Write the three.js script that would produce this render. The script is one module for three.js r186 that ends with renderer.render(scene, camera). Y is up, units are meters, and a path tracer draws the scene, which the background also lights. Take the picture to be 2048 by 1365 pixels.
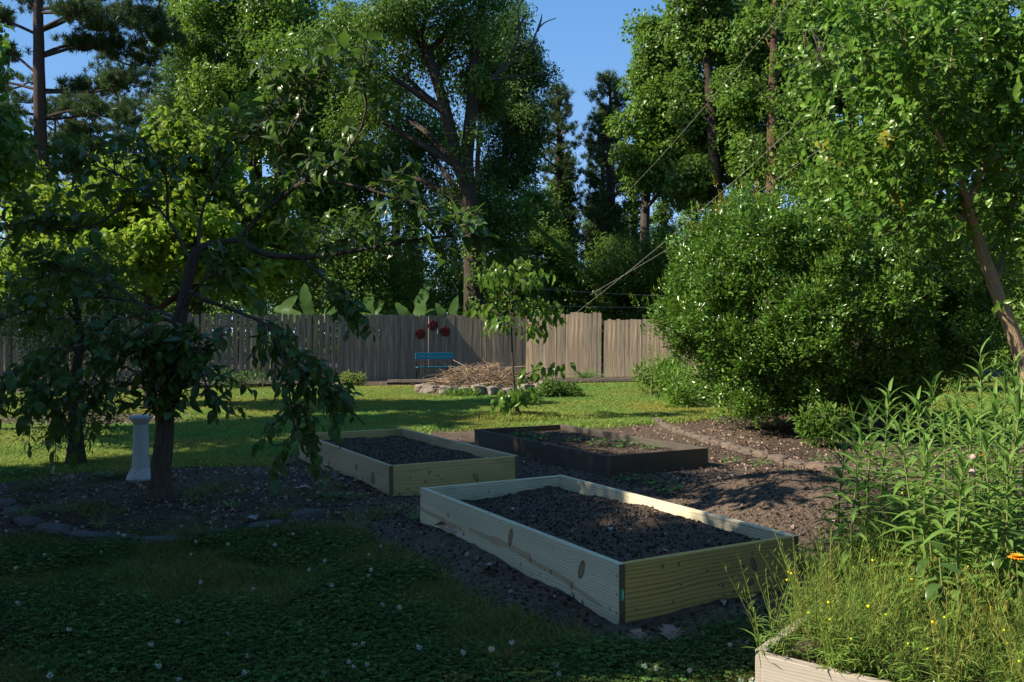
import * as THREE from 'three';
import { ImprovedNoise } from 'three/addons/math/ImprovedNoise.js';
import { RoundedBoxGeometry } from 'three/addons/geometries/RoundedBoxGeometry.js';
import { mergeGeometries } from 'three/addons/utils/BufferGeometryUtils.js';

// ---------------------------------------------------------------- camera, sky, sun, exposure
const scene = new THREE.Scene();
const camera = new THREE.PerspectiveCamera(44.29, 1024 / 682, 0.1, 900);
camera.position.set(0, 1.38, 0);
camera.lookAt(0, 1.38, -10);
const renderer = new THREE.WebGLRenderer({ antialias: true });
renderer.toneMapping = THREE.LinearToneMapping;
renderer.toneMappingExposure = 2.3;
renderer.shadowMap.enabled = true;

const toSun = new THREE.Vector3(-0.98, 0, 0.2).normalize().multiplyScalar(Math.cos(0.68)).setY(Math.sin(0.68));
const sun = new THREE.DirectionalLight(new THREE.Color().setRGB(1, 0.9, 0.72), 5);
sun.position.copy(toSun).multiplyScalar(60).add(new THREE.Vector3(0, 0, -14));
sun.target.position.set(0, 0, -14);
sun.castShadow = true;
sun.shadow.mapSize.set(4096, 4096);
Object.assign(sun.shadow.camera, { left: -40, right: 40, top: 40, bottom: -40, near: 1, far: 160 });
scene.add(sun, sun.target);

{ // clear blue sky: paler toward the horizon, a soft brightening round the sun
  const w = 512, h = 256, d = new Float32Array(w * h * 4);
  for (let j = 0; j < h; j++) for (let i = 0; i < w; i++) {
    const lat = ((j + 0.5) / h - 0.5) * Math.PI, lon = ((i + 0.5) / w - 0.5) * 2 * Math.PI;
    const v = new THREE.Vector3(Math.cos(lat) * Math.cos(lon), Math.sin(lat), Math.cos(lat) * Math.sin(lon));
    const e = Math.max(0, v.y), k = Math.exp(-e * 6.5), g = Math.pow(Math.max(0, v.dot(toSun)), 6) * 0.35;
    const c = [0.048 + 0.3 * k + g * 0.4, 0.145 + 0.36 * k + g * 0.4, 0.32 + 0.4 * k + g * 0.35];
    const o = (j * w + i) * 4;
    for (let q = 0; q < 3; q++) d[o + q] = c[q];
    d[o + 3] = 1;
  }
  const t = new THREE.DataTexture(d, w, h, THREE.RGBAFormat, THREE.FloatType);
  t.mapping = THREE.EquirectangularReflectionMapping;
  t.magFilter = t.minFilter = THREE.LinearFilter;
  t.needsUpdate = true;
  scene.background = t;
  scene.environment = t;
}

// ---------------------------------------------------------------- helpers
const F = 1677, EYE = 1.38, HZ = 682.5;
const V = (x, y, z) => new THREE.Vector3(x, y, z);
const at = (px, py, d) => V((px - 1024) / F * d, EYE - (py - HZ) / F * d, -d);
function rng(a) { return () => { a |= 0; a = a + 0x6D2B79F5 | 0; let t = Math.imul(a ^ a >>> 15, 1 | a); t = t + Math.imul(t ^ t >>> 7, 61 | t) ^ t; return ((t ^ t >>> 14) >>> 0) / 4294967296; }; }
const P = new ImprovedNoise();
const n2 = (x, y, s = 0) => P.noise(x, y, s + 0.37);
const fbm = (x, y, s = 0) => n2(x, y, s) + 0.5 * n2(x * 2.1, y * 2.1, s + 5) + 0.25 * n2(x * 4.3, y * 4.3, s + 9);
const ss = (a, b, x) => { const t = Math.min(1, Math.max(0, (x - a) / (b - a))); return t * t * (3 - 2 * t); };
const mix = (a, b, t) => a + (b - a) * t;
const rgb = (r, g, b) => new THREE.Color().setRGB(r, g, b);

const used = {};
function numbered(n) { const k = used[n] = (used[n] ?? -1) + 1; return k ? `${n}_${String(k).padStart(3, '0')}` : n; }
function tag(o, label, category, group, kind) {
  o.userData = { label, category };
  if (group) o.userData.group = group;
  if (kind) o.userData.kind = kind;
  return o;
}
function thing(name, label, category, pos = V(0, 0, 0), group) {
  const o = new THREE.Group();
  o.name = numbered(name); o.position.copy(pos); scene.add(o);
  return tag(o, label, category, group);
}
function mesh(name, geo, mat, parent) {
  const m = new THREE.Mesh(geo, mat);
  m.name = parent ? name : numbered(name);
  m.castShadow = m.receiveShadow = true;
  (parent || scene).add(m);
  return m;
}
function structure(name, geo, mat, label) { const m = mesh(name, geo, mat); tag(m, label, name.replace(/_/g, ' '), null, 'structure'); return m; }
const M4 = new THREE.Matrix4();
// copies: list of { p, q, s, c }; positions are world, off = the parent's base
function inst(name, geo, mat, list, parent, label, category) {
  const m = new THREE.InstancedMesh(geo, mat, list.length);
  list.forEach((c, i) => {
    M4.compose(c.p, c.q, typeof c.s === 'number' ? V(c.s, c.s, c.s) : c.s);
    m.setMatrixAt(i, M4);
    if (c.c) m.setColorAt(i, c.c);
  });
  m.castShadow = m.receiveShadow = true;
  m.name = parent ? name : numbered(name);
  (parent || scene).add(m);
  m.userData = { kind: 'stuff' };
  if (label) Object.assign(m.userData, { label, category });
  return m;
}
// geometry builder for small faces
class GB {
  constructor() { this.p = []; this.c = []; this.i = []; }
  add(s, m, c = [1, 1, 1]) {
    const b = this.p.length / 3, v = V(0, 0, 0);
    for (let k = 0; k < s.p.length; k += 3) {
      v.set(s.p[k], s.p[k + 1], s.p[k + 2]).applyMatrix4(m);
      this.p.push(v.x, v.y, v.z); this.c.push(c[0], c[1], c[2]);
    }
    for (const k of s.i) this.i.push(b + k);
    return this;
  }
  geo() {
    const g = new THREE.BufferGeometry();
    g.setAttribute('position', new THREE.Float32BufferAttribute(this.p, 3));
    g.setAttribute('color', new THREE.Float32BufferAttribute(this.c, 3));
    g.setIndex(this.i); g.computeVertexNormals();
    return g;
  }
}
const asShape = g => ({ p: Array.from(g.attributes.position.array), i: g.index ? Array.from(g.index.array) : [...Array(g.attributes.position.count).keys()] });
// a leaf along +z with its face up: rows of three points, folded on the midrib and bent down
function leafShape(len, wid, { rows = 4, fold = 0.3, bend = 0.35, prof = t => Math.sin(Math.PI * Math.pow(t, 0.8)) } = {}) {
  const p = [], i = [];
  for (let r = 0; r <= rows; r++) {
    const t = r / rows, w = wid / 2 * Math.max(0, prof(t)), a = bend * t, z = len * t * Math.cos(a * 0.6), y = -len * t * Math.sin(a * 0.6);
    if (r === 0 || r === rows) { p.push(0, y, z); continue; }
    p.push(-w, y + w * fold, z, 0, y, z, w, y + w * fold, z);
  }
  const R = r => 1 + (r - 1) * 3;
  i.push(0, R(1) + 1, R(1), 0, R(1) + 2, R(1) + 1);
  for (let r = 1; r < rows - 1; r++) { const a = R(r), b = R(r + 1); i.push(a, a + 1, b, a + 1, b + 1, b, a + 1, a + 2, b + 1, a + 2, b + 2, b + 1); }
  const l = R(rows - 1), e = p.length / 3 - 1; i.push(l, l + 1, e, l + 1, l + 2, e);
  return { p, i };
}
const kite = (len, wid, fold = 0.25, m = 0.42) => ({ p: [0, 0, 0, -wid / 2, wid * fold / 2, len * m, wid / 2, wid * fold / 2, len * m, 0, -len * 0.08, len], i: [0, 3, 1, 0, 2, 3] });
const yUp = V(0, 1, 0);
function orient(pos, dir, up, scale = 1, out = new THREE.Matrix4()) {   // +z along dir, +y near up
  const z = dir.clone().normalize(); let x = up.clone().cross(z);
  if (x.lengthSq() < 1e-6) x = V(1, 0, 0).cross(z);
  x.normalize(); const y = z.clone().cross(x);
  return out.makeBasis(x.multiplyScalar(scale), y.multiplyScalar(scale), z.multiplyScalar(scale)).setPosition(pos);
}
function randDir(r) { const z = r() * 2 - 1, a = r() * 6.2832, s = Math.sqrt(1 - z * z); return V(s * Math.cos(a), z, s * Math.sin(a)); }
function tube(pts, radii, seg = 8, { steps = 0, rough = 0, flare = 0 } = {}) {
  const curve = new THREE.CatmullRomCurve3(pts), n = steps || Math.max(4, pts.length * 3);
  const len = curve.getLength(), pos = [], uv = [], idx = [];
  let nrm = V(1, 0, 0.3);
  for (let j = 0; j <= n; j++) {
    const t = j / n, c = curve.getPoint(t), d = curve.getTangent(t);
    nrm = nrm.sub(d.clone().multiplyScalar(nrm.dot(d))).normalize();
    const b = d.clone().cross(nrm), f = t * (radii.length - 1), k = Math.min(radii.length - 2, Math.floor(f));
    let r = radii.length > 1 ? mix(radii[k], radii[k + 1], f - k) : radii[0];
    if (flare) r *= 1 + flare * Math.exp(-t * len / (radii[0] * 2.2));
    for (let i = 0; i <= seg; i++) {
      const a = i / seg * Math.PI * 2, aa = (i % seg) / seg * 6.2832;
      const q = r * (1 + rough * P.noise(Math.cos(aa) * 1.7, Math.sin(aa) * 1.7, t * len / Math.max(radii[0], 0.02) * 0.5 + pts[0].x));
      pos.push(c.x + q * (Math.cos(a) * nrm.x + Math.sin(a) * b.x), c.y + q * (Math.cos(a) * nrm.y + Math.sin(a) * b.y), c.z + q * (Math.cos(a) * nrm.z + Math.sin(a) * b.z));
      uv.push(a * radii[0], t * len);
    }
  }
  for (let j = 0; j < n; j++) for (let i = 0; i < seg; i++) { const a = j * (seg + 1) + i, b = a + seg + 1; idx.push(a, b, a + 1, b, b + 1, a + 1); }
  const e = pos.length / 3; pos.push(curve.getPoint(1).x, curve.getPoint(1).y, curve.getPoint(1).z); uv.push(0, len);
  for (let i = 0; i < seg; i++) idx.push(n * (seg + 1) + i, e, n * (seg + 1) + i + 1);
  const g = new THREE.BufferGeometry();
  g.setAttribute('position', new THREE.Float32BufferAttribute(pos, 3));
  g.setAttribute('uv', new THREE.Float32BufferAttribute(uv, 2));
  g.setIndex(idx); g.computeVertexNormals();
  return g;
}
const shift = (g, b) => g.translate(-b.x, -b.y, -b.z);
// textures ------------------------------------------------------
function tex(w, h, fn, srgb = true) {
  const d = new Uint8Array(w * h * 4);
  for (let j = 0; j < h; j++) for (let i = 0; i < w; i++) {
    const c = fn(i / w, j / h), o = (j * w + i) * 4;
    for (let q = 0; q < 3; q++) { let v = Math.min(1, Math.max(0, typeof c === 'number' ? c : c[q])); if (srgb) v = v <= 0.0031308 ? v * 12.92 : 1.055 * Math.pow(v, 1 / 2.4) - 0.055; d[o + q] = v * 255; }
    d[o + 3] = 255;
  }
  const t = new THREE.DataTexture(d, w, h);
  t.wrapS = t.wrapT = THREE.RepeatWrapping; t.magFilter = THREE.LinearFilter; t.minFilter = THREE.LinearMipmapLinearFilter; t.generateMipmaps = true;
  if (srgb) t.colorSpace = THREE.SRGBColorSpace;
  t.needsUpdate = true;
  return t;
}
// noise that tiles over [0,1)
const tn = (u, v, f, s = 0) => { const a = u * 6.28318, b = v * 6.28318, r = f / 6.28318; return P.noise(Math.cos(a) * r + s, Math.sin(a) * r + Math.cos(b) * r * 1.3, Math.sin(b) * r + s * 1.7); };
// materials ------------------------------------------------------
const std = (c, roughness = 0.9, o = {}) => new THREE.MeshPhysicalMaterial({ color: c, roughness, specularIntensity: 0.3, ...o });
const leafMat = (c, o = {}) => new THREE.MeshPhysicalMaterial({ color: c, roughness: 1, specularIntensity: 0.12, transmission: 0.4, thickness: 0, clearcoat: 0.35, clearcoatRoughness: 0.35, side: THREE.DoubleSide, vertexColors: true, ...o });
const barkTex = tex(256, 512, (u, v) => { const r = tn(u, v * 0.25, 26) * 0.6 + tn(u, v, 60, 3) * 0.4, k = 0.72 + 0.5 * r; return [k, k * 0.97, k * 0.94]; });
const barkBump = tex(256, 512, (u, v) => 0.5 + tn(u, v * 0.25, 26) * 0.55 + tn(u, v, 60, 3) * 0.35, false);
for (const t of [barkTex, barkBump]) t.repeat.set(2.2, 1.1);
const bark = (r, g, b, s = 0.03) => std(rgb(r, g, b), 0.95, { map: barkTex, bumpMap: barkBump, bumpScale: s });
const MB = {
  dark: bark(0.085, 0.068, 0.055), grey: bark(0.13, 0.11, 0.095), pine: bark(0.14, 0.1, 0.085, 0.05), persimmon: bark(0.12, 0.1, 0.085, 0.02),
  myrtle: std(rgb(0.42, 0.31, 0.2), 0.75, { map: barkTex, bumpMap: barkBump, bumpScale: 0.006 }), brown: bark(0.17, 0.11, 0.07), twig: std(rgb(0.1, 0.08, 0.06)),
};
const ML = {   // foliage: sweetgum, maple, ivy, oak are bright, mid, dark, bluish tones shared across trees
  sweetgum: leafMat(rgb(0.09, 0.19, 0.026), { transmission: 0.5, clearcoat: 0.55, clearcoatRoughness: 0.3 }), maple: leafMat(rgb(0.08, 0.17, 0.027), { transmission: 0.48, clearcoat: 0.5, clearcoatRoughness: 0.3 }), ivy: leafMat(rgb(0.064, 0.14, 0.026), { clearcoat: 0.3 }), oak: leafMat(rgb(0.058, 0.13, 0.032), { clearcoat: 0.3 }),
  sapling: leafMat(rgb(0.1, 0.19, 0.025), { transmission: 0.45, clearcoat: 0.6, clearcoatRoughness: 0.3 }), redbud: leafMat(rgb(0.15, 0.26, 0.03), { transmission: 0.6, clearcoat: 0.15 }), persimmon: leafMat(rgb(0.058, 0.12, 0.02), { transmission: 0.45, clearcoat: 0.7, clearcoatRoughness: 0.28 }),
  holly: leafMat(rgb(0.07, 0.165, 0.02), { transmission: 0.35, clearcoat: 0.9, clearcoatRoughness: 0.28 }), myrtle: leafMat(rgb(0.095, 0.22, 0.03), { transmission: 0.45, clearcoat: 0.6, clearcoatRoughness: 0.3 }),
  pine: leafMat(rgb(0.06, 0.105, 0.04), { transmission: 0.25, clearcoat: 0.15 }), banana: leafMat(rgb(0.07, 0.145, 0.027), { transmission: 0.5 }), goldenrod: leafMat(rgb(0.14, 0.25, 0.045), { transmission: 0.42, clearcoat: 0.3, clearcoatRoughness: 0.4 }),
  grass: leafMat(rgb(0.195, 0.255, 0.07), { clearcoat: 0.05 }), clover: leafMat(rgb(0.068, 0.15, 0.034), { clearcoat: 0.1, transmission: 0.25 }), weed: leafMat(rgb(0.18, 0.25, 0.065), { clearcoat: 0.2 }),
  dead: new THREE.MeshPhysicalMaterial({ color: rgb(0.27, 0.185, 0.13), roughness: 0.8, specularIntensity: 0.3, side: THREE.DoubleSide, vertexColors: true }),
};

// ---------------------------------------------------------------- layout of the garden
const UX = V(-0.49, 0, -0.872), VX = V(0.872, 0, -0.49);      // along and across the raised beds
const BEDS = [
  { A: V(0.517, 0, -4.05), L: 2.44, W: 1.235, H: 0.3 },
  { A: V(-1.07, 0, -7.29), L: 2.9, W: 1.3, H: 0.295 },
  { A: V(0.97, 0, -8.52), L: 3.0, W: 1.36, H: 0.21 },
];
function bedDist(b, x, z) {     // signed distance to a bed's rectangle
  const dx = x - b.A.x, dz = z - b.A.z, s = dx * UX.x + dz * UX.z, t = dx * VX.x + dz * VX.z;
  const qx = Math.abs(s - b.L / 2) - b.L / 2, qz = Math.abs(t - b.W / 2) - b.W / 2;
  return Math.hypot(Math.max(qx, 0), Math.max(qz, 0)) + Math.min(0, Math.max(qx, qz));
}
const bedsDist = (x, z) => Math.min(...BEDS.map(b => bedDist(b, x, z)));
const inEll = (x, z, cx, cz, rx, rz) => Math.hypot((x - cx) / rx, (z - cz) / rz);
// how much each ground cover lies at a place
function zone(x, z) {
  const w = fbm(x * 1.3, z * 1.3) * 0.35, d = -z;
  const dirtRow = Math.max(1 - ss(0.22, 0.62, bedDist(BEDS[0], x, z) + w * 0.5), 1 - ss(0.3, 0.7, bedDist(BEDS[1], x, z) + w), 1 - ss(0.35, 0.95, bedDist(BEDS[2], x, z) + w));
  const corridor = ss(-0.6, 0.1, x + 0.1 * d + w - 0.15) * ss(4.4, 5.2, d + w) * (1 - ss(12.8, 13.7, d + w * 1.4 - Math.max(0, x) * 0.25)) * (1 - ss(3.2, 3.8, x + w - Math.max(0, 7.6 - d) * 0.8));
  const right = ss(0.7, 1.3, x + w * 0.8 - (d - 3.2) * 0.1) * ss(2.6, 3.2, d) * (1 - ss(9.5, 11, d)) * 0.9;
  const mulch = 1 - ss(0.86, 1.08, inEll(x, z, -3.0, -7.45, 2.35, 1.75) + w * 0.5);
  const strip = (1 - ss(0.8, 1.1, inEll(x, z, -1.9, -8.6, 1.0, 2.2) + w)) ;
  const path = (1 - ss(0.7, 1.2, inEll(x, z, -7.3, -14.6, 2.2, 1.4) + w)) * 0.8;
  const bushBed = 1 - ss(0.9, 1.06, inEll(x, z, 5.3, -12.2, 3.1, 3.7) + w * 0.25);
  const fence = ss(21.4, 22.3, d + w * 0.5 + Math.max(0, -x - 4) * 0.28 - Math.max(0, x) * 0.1);
  const dirt = Math.min(1, Math.max(dirtRow, corridor, right));
  const litter = Math.min(1, Math.max(mulch, strip * 0.9, bushBed, fence, path));
  return { dirt, litter, grass: Math.max(0, 1 - Math.max(dirt, litter)), fence, mulch };
}
function gh(x, z) {
  const d = -z;
  let y = 0.2 * ss(13, 24, d) + 0.14 * ss(-1, 5, x) * ss(15, 25, d);
  if (d > 1 && d < 16 && Math.abs(x) < 10) {
    const bd = bedsDist(x, z);
    y += 0.022 * fbm(x * 1.1, z * 1.1, 2) * ss(0, 0.5, bd);
    // the bare mound of earth to the right of the near bed
    const m = Math.max(0, 1 - inEll(x, z, 2.55, -7.2, 1.25, 1.5)); y += 0.2 * ss(0, 0.8, m);
    // mulch ring round the persimmon and loose earth thrown against the boards
    y += 0.07 * (1 - ss(0.6, 1.02, inEll(x, z, -3.0, -7.45, 2.35, 1.75)));
    const b0 = bedDist(BEDS[0], x, z); y += (0.03 + 0.045 * Math.max(0, n2(x * 2.2, z * 2.2, 8) + 0.25)) * (1 - ss(0.02, 0.3, b0)) * ss(4.1, 4.5, d + 0.1 * x);
    y += 0.1 * (1 - ss(0.3, 1, inEll(x, z, 0.1, -14.6, 1.0, 0.8)));
    const z_ = zone(x, z); y += 0.012 * z_.dirt * fbm(x * 9, z * 9, 4);
  }
  return y;
}
const ground = (x, z) => V(x, gh(x, z), z);

// ---------------------------------------------------------------- ground
{
  const axis = (a, b, step, far) => { const o = []; for (let v = a; v <= b + 1e-6; v += step) o.push(v); let s = step; for (let v = a; v > -far;) { s *= 1.13; v -= s; o.unshift(v); } s = step; for (let v = b; v < far;) { s *= 1.13; v += s; o.push(v); } return o; };
  const xs = axis(-6.5, 6.5, 0.05, 420), zs = axis(-14, -1.6, 0.05, 420), nx = xs.length, pos = [], col = [], uv = [], idx = [];
  for (const z of zs) for (const x of xs) {
    const q = zone(x, z), far = ss(27, 30, -z), k = 0.85 + 0.3 * fbm(x * 0.9, z * 0.9, 3) + 0.25 * n2(x * 7, z * 7, 6);
    pos.push(x, gh(x, z) + 3.5 * ss(40, 300, -z), z); uv.push(x / 1.6, z / 1.6);
    const soil = [0.125, 0.092, 0.07], lit = [0.1, 0.075, 0.055], gr = [0.14, 0.155, 0.055];
    const c = [0, 1, 2].map(n => { let v = gr[n]; v = mix(v, lit[n], q.litter); v = mix(v, soil[n], q.dirt); return mix(v, lit[n], far) * k; });
    col.push(...c);
  }
  for (let j = 0; j < zs.length - 1; j++) for (let i = 0; i < nx - 1; i++) { const a = j * nx + i, b = a + nx; idx.push(a, b, a + 1, b, b + 1, a + 1); }
  const g = new THREE.BufferGeometry();
  g.setAttribute('position', new THREE.Float32BufferAttribute(pos, 3)); g.setAttribute('color', new THREE.Float32BufferAttribute(col, 3)); g.setAttribute('uv', new THREE.Float32BufferAttribute(uv, 2));
  g.setIndex(idx); g.computeVertexNormals();
  const grain = tex(512, 512, (u, v) => { const k = 0.85 + 0.5 * tn(u, v, 40, 1) + 0.55 * tn(u, v, 110, 4); return [k, k * 0.98, k * 0.95]; });
  const bump = tex(512, 512, (u, v) => 0.5 + 0.35 * tn(u, v, 40, 1) + 0.4 * tn(u, v, 110, 4), false);
  structure('ground', g, std(rgb(1, 1, 1), 1, { vertexColors: true, map: grain, bumpMap: bump, bumpScale: 0.025 }), 'garden ground of lawn, mulch and bare earth');
}

// ---------------------------------------------------------------- raised beds
function woodTex(w, h, L, Hh, { base, late, rings = 95, knots = [], streaks = [], seed = 1, stain = 0, wave = 0.012 }) {
  return tex(w, h, (u, v) => {
    const x = u * L, y = v * Hh;
    let s = y + wave * n2(x * 0.9, seed, 1) + 0.005 * n2(x * 4, y * 6, seed), kd = 9, kk = 0;
    for (const [ku, kv, a, b, tilt = 0] of knots) {
      const dx0 = x - ku * L, dy0 = y - kv * Hh, dx = dx0 * Math.cos(tilt) + dy0 * Math.sin(tilt), dy = -dx0 * Math.sin(tilt) + dy0 * Math.cos(tilt);
      const r = Math.hypot(dx / a, dy / b);
      s += Math.sign(dy0) * -b * 0.9 * Math.exp(-Math.pow(dx0 / (a * 3.2), 2) - Math.abs(dy0) / (b * 1.6));
      if (r < kd) { kd = r; kk = r; }
    }
    const ph = s * rings * (1 + 0.25 * n2(seed, 1, 3)) + 0.8 * n2(s * 14, seed, 5) + 0.5 * n2(x * 1.7, y * 10, seed + 3), fr = ph - Math.floor(ph);
    const lw = ss(0.45, 0.9, fr) * (1 - ss(0.92, 1, fr));
    const fine = 0.5 * n2(x * 14, y * 420, seed + 7) + 0.3 * n2(x * 50, y * 900, seed);
    let c = [0, 1, 2].map(q => mix(base[q], late[q], lw * (0.62 + 0.3 * n2(Math.floor(ph) * 1.37, seed, 4) + 0.3 * n2(x * 3, y * 30, seed))) * (1 + 0.16 * fine + 0.14 * n2(x * 1.6, y * 7, seed + 11)));
    for (const [x0, y0, x1, y1, wd] of streaks) {
      const t = Math.min(1, Math.max(0, (u - x0) / (x1 - x0))), yy = mix(y0, y1, t) + 0.025 * n2(u * 9, seed, 2), hw = wd * (0.55 + 0.45 * Math.sin(t * 3.14)) * (0.75 + 0.5 * n2(u * 14, 4, seed));
      if (u > x0 && u < x1) { const m = 1 - ss(hw * 0.75, hw, Math.abs(v - yy)); c = c.map((q, n) => mix(q, [0.4, 0.27, 0.16][n], m * 0.75)); }
    }
    if (kd < 1.25) { const m = 1 - ss(0.95, 1.25, kd), ri = 0.5 + 0.5 * Math.sin(kk * 13 + 2 * n2(x * 60, y * 60, seed)), rim = ss(0.72, 0.92, kd); c = c.map((q, n) => mix(q, mix(mix([0.34, 0.215, 0.115][n], [0.2, 0.12, 0.065][n], ri * 0.6), [0.09, 0.055, 0.035][n], rim * 0.8), m)); }
    if (stain) { const m = ss(0.1, 0.6, fbm(x * 2.2, y * 5, seed + 20)) * stain; c = c.map((q, n) => mix(q, [0.06, 0.05, 0.045][n], m)); }
    const sp = ss(0.3, 0.42, n2(x * 34, y * 46, seed + 30) + 0.35 * n2(x * 6, y * 6, seed + 31) - v * 0.55); c = c.map((q, n) => mix(q, [0.085, 0.066, 0.055][n], sp * 0.8));
    return c;
  });
}
const endGrain = std(rgb(0.17, 0.15, 0.09), 0.9, { map: barkTex });
const pale = { base: [0.62, 0.55, 0.385], late: [0.25, 0.27, 0.18] }, gold = { base: [0.56, 0.37, 0.125], late: [0.21, 0.13, 0.045] };
const wmat = t => std(rgb(1, 1, 1), 0.78, { map: t });
const W1 = {
  left: wmat(woodTex(1600, 200, 2.44, 0.3, { ...pale, rings: 66, seed: 2, wave: 0.02, knots: [[0.56, 0.74, 0.022, 0.046, -0.35], [0.868, 0.7, 0.022, 0.046, -0.5], [0.3, 0.42, 0.012, 0.014], [0.655, 0.5, 0.012, 0.012], [0.745, 0.45, 0.011, 0.011], [0.83, 0.38, 0.013, 0.014], [0.2, 0.66, 0.013, 0.011], [0.24, 0.5, 0.009, 0.014], [0.38, 0.2, 0.008, 0.008]], streaks: [[0.0, 0.55, 0.29, 0.47, 0.085], [0.33, 0.56, 0.66, 0.56, 0.1], [0.6, 0.52, 0.84, 0.42, 0.07], [0.8, 0.4, 0.94, 0.3, 0.06]] })),
  plain: wmat(woodTex(1024, 128, 2.44, 0.3, { ...pale, rings: 60, seed: 9, knots: [[0.3, 0.5, 0.02, 0.02], [0.71, 0.36, 0.022, 0.018]], stain: 0.2 })),
  end: wmat(woodTex(1024, 256, 1.16, 0.3, { ...gold, rings: 46, seed: 5, wave: 0.012, knots: [[0.74, 0.66, 0.016, 0.035, 0.5], [0.72, 0.38, 0.022, 0.014], [0.2, 0.87, 0.01, 0.01], [0.29, 0.86, 0.009, 0.009], [0.55, 0.42, 0.008, 0.012], [0.6, 0.15, 0.02, 0.01]], stain: 0.12 })),
};
const W2 = {
  left: wmat(woodTex(1024, 128, 2.9, 0.295, { base: [0.46, 0.37, 0.24], late: [0.32, 0.24, 0.14], rings: 50, seed: 21, wave: 0.03, knots: [[0.86, 0.5, 0.05, 0.045], [0.7, 0.62, 0.03, 0.025], [0.4, 0.4, 0.03, 0.02]], stain: 0.25 })),
  end: wmat(woodTex(1024, 256, 1.22, 0.295, { base: [0.48, 0.36, 0.15], late: [0.34, 0.23, 0.09], rings: 45, seed: 25, knots: [[0.66, 0.5, 0.02, 0.035, 0.7], [0.28, 0.75, 0.012, 0.012], [0.25, 0.5, 0.012, 0.012]], stain: 0.22 })),
};
const W3 = { left: wmat(woodTex(1024, 128, 3, 0.21, { base: [0.085, 0.073, 0.062], late: [0.05, 0.042, 0.036], rings: 60, seed: 31, stain: 0.5 })), end: wmat(woodTex(512, 128, 1.3, 0.21, { base: [0.1, 0.068, 0.043], late: [0.055, 0.037, 0.025], rings: 60, seed: 33, stain: 0.6 })) };
const W4 = wmat(woodTex(1024, 192, 2.4, 0.3, { base: [0.33, 0.29, 0.25], late: [0.19, 0.16, 0.135], rings: 110, seed: 41, knots: [[0.75, 0.5, 0.03, 0.025]], stain: 0.25 }));
const screwMat = std(rgb(0.1, 0.09, 0.08), 0.5, { metalness: 0.6 }), screwGeo = new THREE.CylinderGeometry(0.0045, 0.0045, 0.003, 8).rotateX(Math.PI / 2);
const soilTex = tex(512, 512, (u, v) => { const k = 0.8 + 0.5 * tn(u, v, 50, 2) + 0.6 * tn(u, v, 130, 6); return [k, k, k]; });
const soilBump = tex(512, 512, (u, v) => 0.5 + 0.4 * tn(u, v, 50, 2) + 0.4 * tn(u, v, 130, 6), false);
for (const t of [soilTex, soilBump]) t.repeat.set(1.2, 1.2);
const soilMat = std(rgb(0.125, 0.09, 0.07), 1, { map: soilTex, bumpMap: soilBump, bumpScale: 0.02 });
const clodShape = (() => { const g = new THREE.IcosahedronGeometry(1, 1), p = g.attributes.position; for (let i = 0; i < p.count; i++) { const v = V().fromBufferAttribute(p, i), k = 1 + 0.45 * P.noise(v.x * 1.6, v.y * 1.6, v.z * 1.6 + 3); p.setXYZ(i, v.x * k, v.y * k * 0.75, v.z * k); } g.computeVertexNormals(); return g; })();
const clods = [];
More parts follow.
